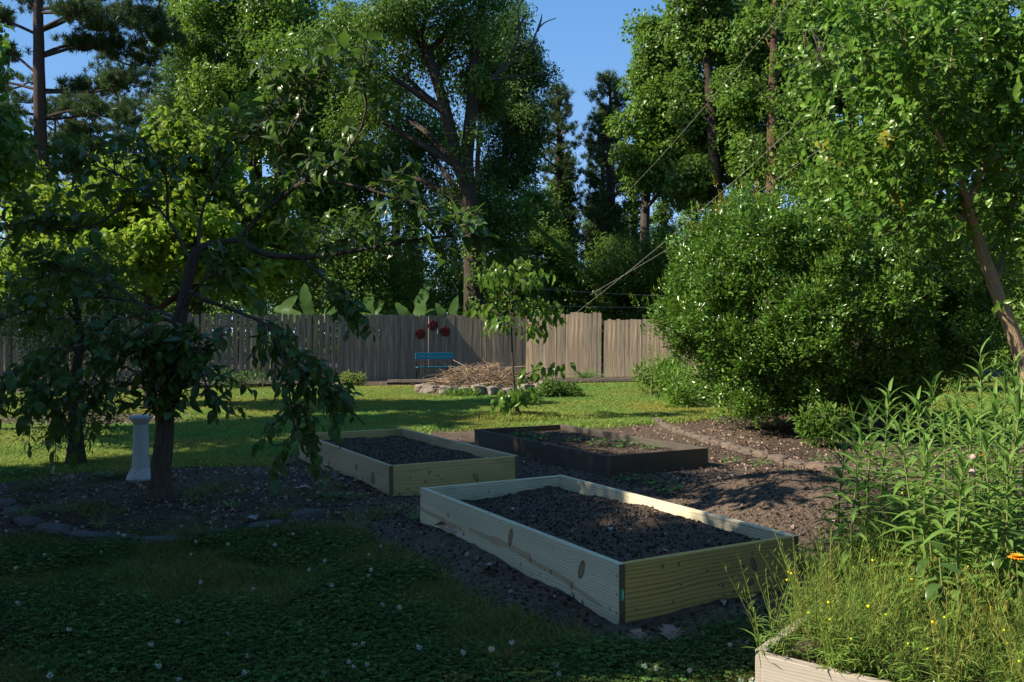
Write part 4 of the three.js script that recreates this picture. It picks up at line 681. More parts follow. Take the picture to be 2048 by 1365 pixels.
// ---------------------------------------------------------------- persimmon (the big-leaved tree on the left)
const bigLeaf = [0.15, 0.13, 0.11, 0.14, 0.12, 0.16].map((l, k) => new GB().add(leafShape(l, l * (0.46 + 0.04 * (k % 4)), { rows: 6, bend: [0.3, 0.9, 1.5, 0.6, -0.5, 1.2][k], fold: [0.15, 0.35, 0.6, 0.1, 0.45, 0.25][k] }), new THREE.Matrix4()).geo());
const bigLeafShape = bigLeaf.map(asShape);
{
  const b = foot(322, 6.9), o = thing('persimmon_tree', 'persimmon tree with large glossy dark leaves and crooked trunk', 'tree', b), r = rng(2024), D = 6.9;
  const tr = [b, at(324, 920, D), at(336, 800, D), at(352, 700, D), at(367, 600, D), at(380, 540, D), at(396, 496, D)];
  mesh('trunk', shift(tube(tr, [0.082, 0.074, 0.066, 0.058, 0.05, 0.045, 0.04], 12, { rough: 0.2, steps: 40, flare: 0.25 }), b), MB.persimmon, o);
  const L = [
    [[396, 496], [430, 486], [475, 478], [520, 430], [565, 395], [610, 360, 6.6], [680, 320, 6.5], [730, 230, 6.4], [720, 110, 6.4]],
    [[475, 478], [530, 508, 6.7], [610, 515, 6.6], [720, 500, 6.4], [840, 478, 6.3], [930, 470, 6.2]],
    [[372, 580], [410, 600, 6.8], [470, 622, 6.6], [540, 655, 6.5], [600, 720, 6.4], [650, 770, 6.3], [730, 850, 6.2]],
    [[540, 655, 6.5], [570, 730, 6.4], [580, 800, 6.3], [590, 870, 6.3]],
    [[354, 650], [300, 628, 6.8], [230, 645, 6.6], [150, 680, 6.4], [60, 730, 6.3], [-30, 770, 6.2]],
    [[350, 640], [290, 645, 7], [240, 685, 7], [205, 745, 7]],
    [[385, 530], [335, 440, 7.1], [270, 370, 7.2], [180, 330, 7.3], [70, 340, 7.4]],
    [[396, 496], [405, 420, 7], [445, 330, 7], [520, 250, 6.9], [590, 170, 6.8]],
    [[565, 395], [560, 310, 6.8], [600, 230, 6.7], [640, 150, 6.7]],
    [[610, 360, 6.6], [700, 370, 6.4], [800, 400, 6.3], [860, 430, 6.2]],
    [[330, 870], [300, 780, 6.8], [290, 690, 6.7]], [[335, 850], [370, 760, 6.7], [400, 680, 6.6]], [[330, 880], [340, 770, 6.7], [330, 650, 6.6]],
    [[600, 515, 6.6], [660, 570, 6.5], [700, 620, 6.4]], [[360, 640], [250, 600, 7.2], [120, 600, 7.4], [0, 640, 7.5]], [[340, 760], [250, 770, 6.7], [140, 810, 6.6], [30, 800, 6.5]],
    [[345, 730], [300, 700, 6.7], [240, 720, 6.6], [190, 780, 6.5]], [[350, 700], [400, 740, 6.6], [420, 800, 6.5]], [[362, 620], [410, 560, 6.6], [450, 540, 6.5]], [[300, 628, 6.8], [230, 570, 6.7], [150, 540, 6.7], [60, 560, 6.6]], [[150, 680, 6.4], [110, 740, 6.3], [90, 820, 6.3]], [[230, 645, 6.6], [200, 720, 6.4], [170, 800, 6.4]],
    [[270, 370, 7.2], [210, 440, 7], [120, 460, 6.9], [10, 440, 6.8]], [[335, 440, 7.1], [330, 350, 6.9], [300, 290, 6.8]],
  ];
  const leaves = [], twigs = [];
  L.forEach((l, k) => {
    const pts = l.map(([x, y, d]) => at(x, y, d ?? D)), c = new THREE.CatmullRomCurve3(pts), r0 = k < 2 ? 0.03 : k === 2 ? 0.02 : 0.014;
    mesh('limb', shift(tube(pts, [r0, r0 * 0.75, r0 * 0.5, 0.005], 8, { rough: 0.15 }), b), MB.persimmon, o);
    const len = c.getLength(), bare = k === 5, n = bare ? 3 : Math.round(len * (k > 9 && k < 13 ? 34 : 14));
    for (let q = 0; q < n; q++) {
      const t = (k > 9 && k < 13 ? 0.1 : 0.3) + 0.7 * Math.pow(r(), 0.8), s = c.getPoint(Math.min(1, t)), tan = c.getTangent(Math.min(1, t)), d = tan.clone().multiplyScalar(0.7).addScaledVector(randDir(r), 0.9); d.y += k === 2 || k === 3 || k === 4 || k === 15 ? -0.35 : 0.3;
      const tl = 0.22 + 0.25 * r(), e = s.clone().addScaledVector(d.normalize(), tl); const m = s.clone().lerp(e, 0.5).add(V(0, 0.04, 0)); e.y -= 0.03;
      twigs.push(shift(tube([s, m, e], [0.006, 0.004, 0.002], 5, { steps: 5 }), b));
      const tc = new THREE.CatmullRomCurve3([s, m, e]), nl = 8 + Math.floor(r() * 4);
      for (let j = 0; j < nl; j++) {
        const u = 0.2 + 0.8 * j / nl, p = tc.getPoint(u), a = j * 2.4 + q, side = tc.getTangent(u), x = V(1, 0, 0).addScaledVector(side, -side.x).normalize(), y = side.clone().cross(x);
        const ld = side.clone().multiplyScalar(0.7).addScaledVector(x, Math.cos(a)).addScaledVector(y, Math.sin(a)); ld.y -= 0.1 + 0.45 * r();
        leaves.push({ m: orient(p.clone().sub(b), ld, yUp.clone().addScaledVector(randDir(r), 0.55), 0.45 + 0.6 * r()), k: Math.floor(r() * 6), near: p.z, c: tintOf(r, 0.3) });
      }
    }
  });
  mesh('twigs', mergeGeometries(twigs), MB.twig, o).userData.kind = 'stuff';
  leaves.sort((p, q) => q.near - p.near);
  leaves.slice(0, 300).forEach(l => { const m = mesh('leaf', bigLeaf[l.k], ML.persimmon, o); l.m.decompose(m.position, m.quaternion, m.scale); });
  const g = new GB(); leaves.slice(300).forEach(l => g.add(bigLeafShape[l.k], l.m, l.c));
  mesh('foliage', g.geo(), ML.persimmon, o).userData.kind = 'stuff';
}
// ---------------------------------------------------------------- sapling on the mulch mound
{
  const D = 14.6, b = foot(1036, D), o = thing('sapling', 'young slender tree in mulch behind the dark bed', 'tree', b), r = rng(808);
  const pts = [b, at(1030, 790, D), at(1026, 740, D), at(1023, 660, D), at(1018, 590, D), at(1012, 530, D)];
  mesh('trunk', shift(tube(pts, [0.035, 0.022, 0.018, 0.015, 0.012, 0.005], 8, { flare: 0.6 }), b), MB.grey, o);
  const LV = [0.18, 0.15].map((l, k) => new GB().add(leafShape(l, l * 0.45, { rows: 4, bend: 0.7 + 0.4 * k }), new THREE.Matrix4()).geo()), shp = LV.map(asShape);
  const br = [[[1022, 640], [970, 615], [940, 605]], [[1021, 620], [1070, 605], [1130, 620]], [[1020, 600], [985, 560], [965, 550]], [[1018, 590], [1060, 555], [1090, 550]], [[1016, 570], [1000, 540], [985, 528]], [[1014, 560], [1040, 535], [1060, 525]], [[1023, 660], [1065, 650], [1090, 672]], [[1028, 760], [1070, 742], [1125, 735]], [[1030, 800], [1010, 790], [1000, 815]], [[1030, 800], [1050, 790], [1062, 800]], [[1030, 805], [1028, 790], [1020, 820]], [[1022, 650], [1000, 640], [985, 650]], [[1020, 610], [1040, 600], [1060, 640]], [[1022, 630], [1100, 615], [1110, 640]]];
  const all = [];
  br.forEach((l, k) => {
    const p3 = l.map(([x, y], j) => at(x, y, D + (j ? (r() - 0.5) * 1.0 : 0))), c = new THREE.CatmullRomCurve3(p3); mesh('branch', shift(tube(p3, [0.01, 0.007, 0.003], 6), b), MB.grey, o);
    const n = k === 6 ? 34 : k === 7 ? 46 : 44;
    for (let q = 0; q < n; q++) { const p = c.getPoint(0.25 + 0.75 * r()).add(V((r() - 0.5) * 0.32, (r() - 0.5) * 0.26, (r() - 0.5) * 0.4)), d = V(r() - 0.5, -0.15 - 0.7 * r(), r() - 0.5); all.push({ m: orient(p.clone().sub(b), d, V(r() - 0.5, 0.5, r()), 0.75 + 0.5 * r()), z: p.z, k: q % 2, c: tintOf(r, 0.3) }); }
  });
  all.sort((p, q) => q.z - p.z);
  all.slice(0, 300).forEach(l => { const m = mesh('leaf', LV[l.k], ML.sapling, o); l.m.decompose(m.position, m.quaternion, m.scale); });
  const g = new GB(); all.slice(300).forEach(l => g.add(shp[l.k], l.m, l.c)); mesh('foliage', g.geo(), ML.sapling, o).userData.kind = 'stuff';
}
// ---------------------------------------------------------------- brush pile
{
  const b = ground(-0.72, -20.5), o = thing('brush_pile', 'heap of dry brown twigs and cut branches inside stone ring', 'brush pile', b), r = rng(77);
  const mats = [[0.24, 0.16, 0.1], [0.17, 0.12, 0.085], [0.3, 0.22, 0.15], [0.12, 0.09, 0.07]].map(c => std(rgb(...c), 0.9));
  const rest = [[], [], [], []];
  for (let k = 0; k < 1100; k++) {
    const a = r() * 6.283, rad = Math.sqrt(r()), x = Math.cos(a) * 1.45 * rad, z = Math.sin(a) * 0.85 * rad, top = 0.62 * Math.pow(1 - rad * rad, 0.8) + 0.06, y = top * (0.25 + 0.75 * r());
    const az = r() * 6.283, el = (r() - 0.35) * 0.9, L = 0.25 + 0.75 * r() * r() + (k < 60 ? 0.5 : 0), d = V(Math.cos(az) * Math.cos(el), Math.sin(el), Math.sin(az) * Math.cos(el)), p = V(x, y, z), th = (k < 60 ? 0.014 : 0.004) + 0.005 * r();
    const s = p.clone().addScaledVector(d, -L / 2), e = p.clone().addScaledVector(d, L / 2), m = p.clone().add(V((r() - 0.5) * 0.12, (r() - 0.3) * 0.1, (r() - 0.5) * 0.12)); s.y = Math.max(0.02, s.y); e.y = Math.max(0.02, e.y);
    const g = tube([s, m, e], [th, th * 0.8, th * 0.4], 4, { steps: 4 });
    if (k < 60) mesh('branch', g, mats[k % 4], o); else rest[k % 4].push(g);
  }
  rest.forEach((l, k) => mesh('twigs', mergeGeometries(l), mats[k], o).userData.kind = 'stuff');
}
// ---------------------------------------------------------------- goldenrod in the near corner
const gLeaf = [0, 1, 2].map(k => new GB().add(leafShape(0.15, 0.019 + 0.003 * k, { rows: 5, fold: 0.5, bend: 0.15 + 0.4 * k, prof: t => Math.pow(Math.sin(Math.PI * Math.pow(t, 0.7)), 0.9) }), new THREE.Matrix4()).geo());
{
  const r = rng(616), stemMat = std(rgb(0.13, 0.16, 0.05), 0.7);
  const S = [[1962, 705, 3.6], [2012, 748, 3.8], [1915, 782, 3.5], [1868, 770, 3.7], [1835, 800, 3.4], [1780, 782, 3.9], [1745, 812, 3.6], [1705, 832, 3.7], [1990, 800, 3.3], [2030, 720, 3.4], [1945, 830, 3.2], [1890, 840, 3.3], [1725, 880, 3.4], [1800, 860, 3.2], [1850, 900, 3.1], [2042, 800, 3.1], [1970, 880, 3.0], [1765, 900, 4.1], [1820, 830, 4.2], [1900, 810, 4.3], [1960, 790, 4.4], [2040, 770, 4.4], [2010, 860, 4.0], [1690, 900, 4.0], [2060, 760, 3.7], [1925, 930, 2.9], [2015, 920, 2.9]];
  S.forEach(([px, py, d], k) => {
    const top = at(px, py, d), x0 = top.x + (r() - 0.5) * 0.12, z0 = top.z + (r() - 0.5) * 0.12, b = V(x0, 0.2, z0), H = top.y - b.y;
    const o = thing('goldenrod', k === 0 ? 'tallest goldenrod stem with leafy tip, above the others in the corner bed' : 'tall unflowered goldenrod stem with narrow leaves in the corner bed', 'plant', b, 'goldenrod stems in the corner bed');
    const t = top.clone().sub(b), mid = t.clone().multiplyScalar(0.5).add(V((r() - 0.5) * 0.05, 0, (r() - 0.5) * 0.05)), c = new THREE.CatmullRomCurve3([V(0, 0, 0), mid, t]);
    mesh('stem', tube([V(0, 0, 0), mid, t], [0.0055, 0.0045, 0.002], 6, { steps: 10 }), stemMat, o);
    const n = Math.round(38 + H * 16);
    for (let j = 0; j < n; j++) {
      const u = 0.12 + 0.88 * Math.pow(j / n, 0.85), p = c.getPoint(u), a = j * 2.39996, el = mix(-0.1, 1.15, Math.pow(u, 5)) + (r() - 0.5) * 0.35 + 0.3, m = mesh('leaf', gLeaf[Math.floor(r() * 3)], ML.goldenrod, o);
      orient(p, V(Math.cos(a) * Math.cos(el), Math.sin(el), Math.sin(a) * Math.cos(el)), yUp, mix(1.05, 0.6, Math.pow(u, 6)) * (0.75 + 0.5 * r())).decompose(m.position, m.quaternion, m.scale);
    }
  });
  // broad dark-leaved plants at the foot of the stems
  for (const [px, py, d] of [[1900, 1080, 3.2], [1960, 1030, 3.3], [1860, 1130, 3.0], [2010, 1110, 2.9], [2030, 1000, 3.4], [1880, 1180, 2.7], [1790, 1090, 3.4]]) {
    const p = at(px, py, d), b = V(p.x, 0.22, p.z), o = thing('broadleaf_plant', 'low plant with broad dark leaves among the goldenrod stems', 'plant', b, 'broad-leaved plants among the goldenrod');
    mesh('stem', tube([V(0, 0, 0), V(0.02, (p.y - 0.22) * 0.5, 0), V(0, p.y - 0.22 + 0.1, 0)], [0.006, 0.005, 0.003], 6), stemMat, o);
    for (let j = 0; j < 12; j++) { const a = j * 2.4, m = mesh('leaf', bigLeaf[j % 4], ML.persimmon, o), el = (r() - 0.5) * 0.7; orient(V(0, (p.y - 0.1) * (0.15 + 0.85 * j / 12), 0), V(Math.cos(a) * Math.cos(el), Math.sin(el), Math.sin(a) * Math.cos(el)), yUp, 0.45 + 0.3 * r()).decompose(m.position, m.quaternion, m.scale); }
  }
  // seeding weeds, a tangle nobody could count
  const weed = (seed, h) => { const q = rng(seed), g = new GB(); for (let s = 0; s < 9; s++) {
    const a = q() * 6.28, len = h * (0.6 + 0.6 * q()), lean = 0.15 + 0.45 * q(), e = V(Math.cos(a) * len * lean, len, Math.sin(a) * len * lean), m = e.clone().multiplyScalar(0.5).add(V(0, 0.03, 0)), o = V((q() - 0.5) * 0.1, 0, (q() - 0.5) * 0.1), c = q() < 0.35 ? [1.3, 1.0, 0.9] : [1, 1.05, 0.8];
    g.add(asShape(tube([o, m.add(o), e.add(o)], [0.002, 0.0016, 0.0009], 3, { steps: 4 })), new THREE.Matrix4(), c);
    const cv = new THREE.CatmullRomCurve3([o, m, e]);
    for (let j = 0; j < 16; j++) { const u = 0.35 + 0.65 * j / 16, p = cv.getPoint(u), b2 = j * 2.4, el = 0.5 + 0.4 * q(); g.add(leafShape(0.03 + 0.02 * q(), 0.0032, { rows: 2, bend: 0 }), orient(p, V(Math.cos(b2) * Math.cos(el), Math.sin(el), Math.sin(b2) * Math.cos(el)), yUp), c); }
    for (let j = 0; j < 4; j++) { const p = cv.getPoint(0.05 + 0.4 * q()), b2 = q() * 6.28; g.add(leafShape(0.07 + 0.06 * q(), 0.009, { rows: 3, bend: 0.6 }), orient(p, V(Math.cos(b2), 0.5, Math.sin(b2)), yUp), [0.9, 1.05, 0.8]); }
    if (q() < 0.1) g.add(asShape(new THREE.IcosahedronGeometry(0.005, 0)), new THREE.Matrix4().setPosition(e), [6, 4, 0.2]);
  } return g.geo(); };
  const lists = [[], []];
  for (let k = 0; k < 460; k++) {
    const s = Math.pow(r(), k % 3 ? 0.9 : 3) * 2.1, w = Math.pow(r(), k % 3 === 1 ? 2.5 : 1) * 2.2, p = V(0.87 + 0.78 * w + 0.62 * s + 0.03, 0.25, -2.9 + 0.62 * w - 0.78 * s - 0.02); if (p.z > -1.75) continue;
    const c = 0.75 + 0.55 * r(); lists[k % 2].push({ p, q: new THREE.Quaternion().setFromAxisAngle(yUp, r() * 6.28), s: 0.4 + 0.55 * r(), c: r() < 0.12 ? rgb(c * 1.4, c * 1.05, c * 1.1) : rgb(c * 0.95, c, c * 0.85) });
  }
  lists.forEach((l, k) => inst('seeding_weeds', weed(31 + k, 0.42), ML.weed, l, null, k ? 'lower tangle of thin seeding weeds over the grey plank bed' : 'tangle of thin yellow-green seeding weeds over the grey plank bed', 'weeds'));
  // flowers
  const petal = new GB().add(leafShape(0.022, 0.008, { rows: 3, bend: 0.4, prof: t => Math.pow(Math.sin(Math.PI * Math.min(0.93, t) * 0.98 + 0.05), 0.5) }), new THREE.Matrix4()).geo();
  for (const [px, py, d, c, s, label] of [[2034, 1118, 2.75, [0.75, 0.3, 0.012], 1.25, 'orange marigold-like flower among the weeds at the bed edge'], [1967, 912, 3.2, [0.7, 0.36, 0.02], 0.75, 'small yellow flower between the goldenrod stems']]) {
    const p = at(px, py, d), b = V(p.x, 0.2, p.z), o = thing('marigold', label, 'flower', b), pm = std(rgb(...c), 0.7, { side: THREE.DoubleSide }), h = p.y - 0.2;
    mesh('stem', tube([V(0, 0, 0), V(0.01, h / 2, 0), V(0, h, 0)], [0.003, 0.0025, 0.002], 5), stemMat, o);
    for (let ring = 0; ring < 2; ring++) for (let j = 0; j < 16; j++) { const a = j * 0.3927 + ring * 0.2, m = mesh('petal', petal, pm, o); orient(V(0, h + ring * 0.003, 0), V(Math.cos(a), 0.35 + ring * 0.5, Math.sin(a)), yUp, s * (1.1 - ring * 0.25)).decompose(m.position, m.quaternion, m.scale); }
    mesh('centre', new THREE.SphereGeometry(0.007 * s, 8, 6), std(rgb(0.4, 0.14, 0.01)), o).position.y = h + 0.004;
  }
  for (const [px, py, d] of [[1945, 945, 3.1], [1948, 915, 3.15]]) {
    const p = at(px, py, d), b = V(p.x, 0.2, p.z), o = thing('bee_balm', 'faded pinkish seed head on a thin stem among goldenrod', 'flower', b, 'faded seed heads'), h = p.y - 0.2;
    mesh('stem', tube([V(0, 0, 0), V(0.015, h / 2, 0), V(0, h, 0)], [0.003, 0.0025, 0.002], 5), stemMat, o);
    const g = new THREE.IcosahedronGeometry(0.013, 1); mesh('seed_head', g, std(rgb(0.35, 0.25, 0.24)), o).position.y = h;
  }
}
// ---------------------------------------------------------------- perennials left of the bush, daylily by the fence
{
  const r = rng(303), LV = new GB().add(leafShape(0.16, 0.05, { rows: 4, bend: 0.6 }), new THREE.Matrix4()).geo(), stemMat = std(rgb(0.12, 0.15, 0.05), 0.7);
  const rosette = cluster(34, 0.17, 0.12, { seed: 55, wid: 0.32, droop: -0.3 });
  for (let k = 0; k < 16; k++) {
    const d = 16.5 + r() * 3.4, px = 1285 + r() * 75 + (19.5 - d) * 8, b = foot(px, d), h = 0.4 + 0.35 * r(), o = thing('perennial', 'bright leafy perennial clump at the left foot of the bush', 'plant', b, 'perennials beside the bush');
    mesh('stem', tube([V(0, 0, 0), V(0.02, h / 2, 0), V(0, h, 0)], [0.012, 0.01, 0.006], 6), stemMat, o);
    const l = []; for (let j = 0; j < 9; j++) l.push({ p: V((r() - 0.5) * 0.6, h * (0.25 + 0.8 * r()), (r() - 0.5) * 0.6), q: spin(r, V(r() - 0.5, 1, r() - 0.5)), s: 0.8 + 0.4 * r(), c: rgb(1.2, 1.15, 1) });
    inst('foliage', rosette, ML.sweetgum, l, o);
  }
  for (const [px, py, d] of [[1302, 692, 18.6], [1318, 705, 18.4], [1290, 715, 18.8], [1310, 725, 18.2]]) {
    const p = at(px, py, d), b = foot(px, d), o = thing('milkweed', 'upright plant with yellowish leaf whorls beside the bush', 'plant', b, 'yellowish plants beside the bush'), h = p.y - b.y;
    mesh('stem', tube([V(0, 0, 0), V(0.02, h / 2, 0), V(0, h, 0)], [0.012, 0.009, 0.006], 6), stemMat, o);
    for (let j = 0; j < 26; j++) { const a = j * 2.4, u = 0.35 + 0.65 * j / 26, el = mix(-0.2, 0.9, u), m = mesh('leaf', LV, ML.weed, o); orient(V(0, h * u, 0), V(Math.cos(a) * Math.cos(el), Math.sin(el), Math.sin(a) * Math.cos(el)), yUp, 1.1).decompose(m.position, m.quaternion, m.scale); }
  }
  const blade = new GB().add(leafShape(0.75, 0.03, { rows: 6, fold: 0.5, bend: 1.5 }), new THREE.Matrix4()).geo();
  const lily = (px, d, s, label) => { const b = foot(px, d), o = thing('daylily', label, 'plant', b); for (let j = 0; j < 60; j++) { const a = j * 2.4, el = 0.75 + 0.6 * r(), m = mesh('leaf', blade, ML.maple, o); orient(V(Math.cos(a) * 0.12 * r(), 0, Math.sin(a) * 0.12 * r()), V(Math.cos(a) * Math.cos(el), Math.sin(el), Math.sin(a) * Math.cos(el)), yUp, s * (0.7 + 0.5 * r())).decompose(m.position, m.quaternion, m.scale); } };
  lily(1172, 23.6, 1, 'clump of arching strap leaves in front of the brown fence'); 
  const pileW = (px, d, h, w, label, m = ML.maple) => { const b = foot(px, d), o = thing('weedy_shrub', label, 'plant', b); mesh('stem', tube([V(0, 0, 0), V(0.03, h / 2, 0), V(0, h, 0)], [0.015, 0.01, 0.006], 6), MB.twig, o); const l = []; for (let j = 0; j < 26; j++) l.push({ p: V((r() - 0.5) * w, h * (0.1 + 0.95 * r()), (r() - 0.5) * w * 0.6), q: spin(r, V(r() - 0.5, 1, r() - 0.5)), s: 0.6 + 0.4 * r(), c: rgb(1, 1, 1) }); inst('foliage', rosette, m, l, o); };
  pileW(1098, 18.6, 0.38, 0.5, 'leafy weed growing over the right end of the brush pile'); pileW(1135, 18.7, 0.2, 0.5, 'low green weed clump right of the short log', ML.ivy); pileW(925, 19.0, 0.06, 0.7, 'bright low weeds along the front stones of the brush pile', ML.sweetgum); pileW(1060, 18.9, 0.07, 0.6, 'low weeds in front of the short log', ML.maple);
  pileW(703, 22.3, 0.25, 0.5, 'small plant with reddish leaves by the log edging', ML.weed); pileW(480, 21.2, 0.4, 1.2, 'dark low shrub at the fence behind the persimmon', ML.ivy); pileW(1640, 10.9, 0.45, 0.5, 'yellow-green young shoot in front of the big bush', ML.sweetgum);
}
// ---------------------------------------------------------------- weeds by the beds
{
  const r = rng(909);
  const wl = new GB().add(leafShape(0.085, 0.045, { rows: 3, bend: 0.5 }), new THREE.Matrix4()).geo();
  const proto = [0, 1, 2].map(k => { const ls = []; for (let j = 0; j < 13; j++) { const a = j * 2.4 + k, el = 0.25 + 0.6 * r(), len = 0.05 + 0.09 * r(); ls.push([a, el, len, 0.7 + 0.6 * r()]); } return ls; });
  const stemG = tube([V(0, 0, 0), V(0, 0.5, 0.04), V(0, 1, 0.12)], [0.02, 0.016, 0.01], 4, { steps: 3 });
  const weedPlant = (p, s, label, group, k) => { const o = thing('garden_weed', label, 'weed', p, group); for (const [a, el, len, q] of proto[k % 3]) { const d = V(Math.cos(a) * Math.cos(el), Math.sin(el), Math.sin(a) * Math.cos(el)), e = d.clone().multiplyScalar(len * s), m = mesh('leaf', wl, ML.clover, o); orient(e, V(d.x, 0.1, d.z), yUp, s * q).decompose(m.position, m.quaternion, m.scale); const st = mesh('leaf_stalk', stemG, ML.cloverStem, o); st.scale.setScalar(len * s); st.quaternion.setFromUnitVectors(yUp, d); } };
  ML.cloverStem = std(rgb(0.09, 0.12, 0.04), 0.8);
  for (let k = 0; k < 22; k++) { const t = k / 21, p = BEDS[0].A.clone().addScaledVector(VX, 1.235 + 0.14 + 0.3 * r()).addScaledVector(UX, mix(0.25, 2.5, t)); p.y = gh(p.x, p.z); weedPlant(p, 0.8 + 0.6 * r(), 'leafy weed growing along the far side of the near pine bed', 'weeds beside the near bed', k); }
  for (const [s, w, q] of [[2.6, 0.5, 1], [2.3, 0.6, 0.8], [1.2, 0.95, 1.1], [1.4, 0.85, 0.9], [1.05, 1.05, 0.9], [0.7, 1.1, 0.8], [2.0, 0.4, 0.8], [2.4, 0.4, 0.9], [1.7, 0.7, 0.7]]) { const p = BEDS[2].A.clone().addScaledVector(UX, s).addScaledVector(VX, w); p.y = lvl3(s, w); weedPlant(p, q, 'small weed sprouting in the earth of the old dark bed', 'weeds in the dark bed', Math.round(s * 10)); }
  for (const [px, py] of [[1290, 968], [1330, 985], [1375, 900], [1460, 925], [1520, 930], [1640, 925], [1590, 950], [1250, 960]]) { const d = EYE * F / (py - HZ), p = foot(px, d); weedPlant(p, 0.7 + 0.4 * r(), 'weed on the bare ground between the dark bed and bush', 'weeds on the bare ground', px); }
  // grass tufts
  const bl = new GB().add(leafShape(0.13, 0.006, { rows: 3, fold: 0.3, bend: 1.0 }), new THREE.Matrix4()).geo();
  for (const [px, py, s] of [[888, 1160, 1], [715, 1010, 0.9], [410, 1005, 1.1], [465, 1035, 1.1], [130, 1045, 1.2], [95, 1040, 1], [50, 1050, 1.2], [405, 1080, 1], [1355, 1200, 0.9], [380, 1010, 1], [200, 1065, 1], [830, 1040, 0.8], [560, 1045, 1], [660, 1010, 1]]) { const d = EYE * F / (py - HZ), p = foot(px, d), o = thing('grass_tuft', 'single tuft of taller grass on the bare and mulched ground', 'grass tuft', p, 'grass tufts'); for (let j = 0; j < 34; j++) { const a = j * 2.4, el = 0.7 + 0.8 * r(), m = mesh('blade', bl, ML.grass, o); orient(V(Math.cos(a) * 0.04 * r(), -0.01, Math.sin(a) * 0.04 * r()), V(Math.cos(a) * Math.cos(el), Math.sin(el), Math.sin(a) * Math.cos(el)), yUp, s * (0.6 + 0.6 * r())).decompose(m.position, m.quaternion, m.scale); } }
}
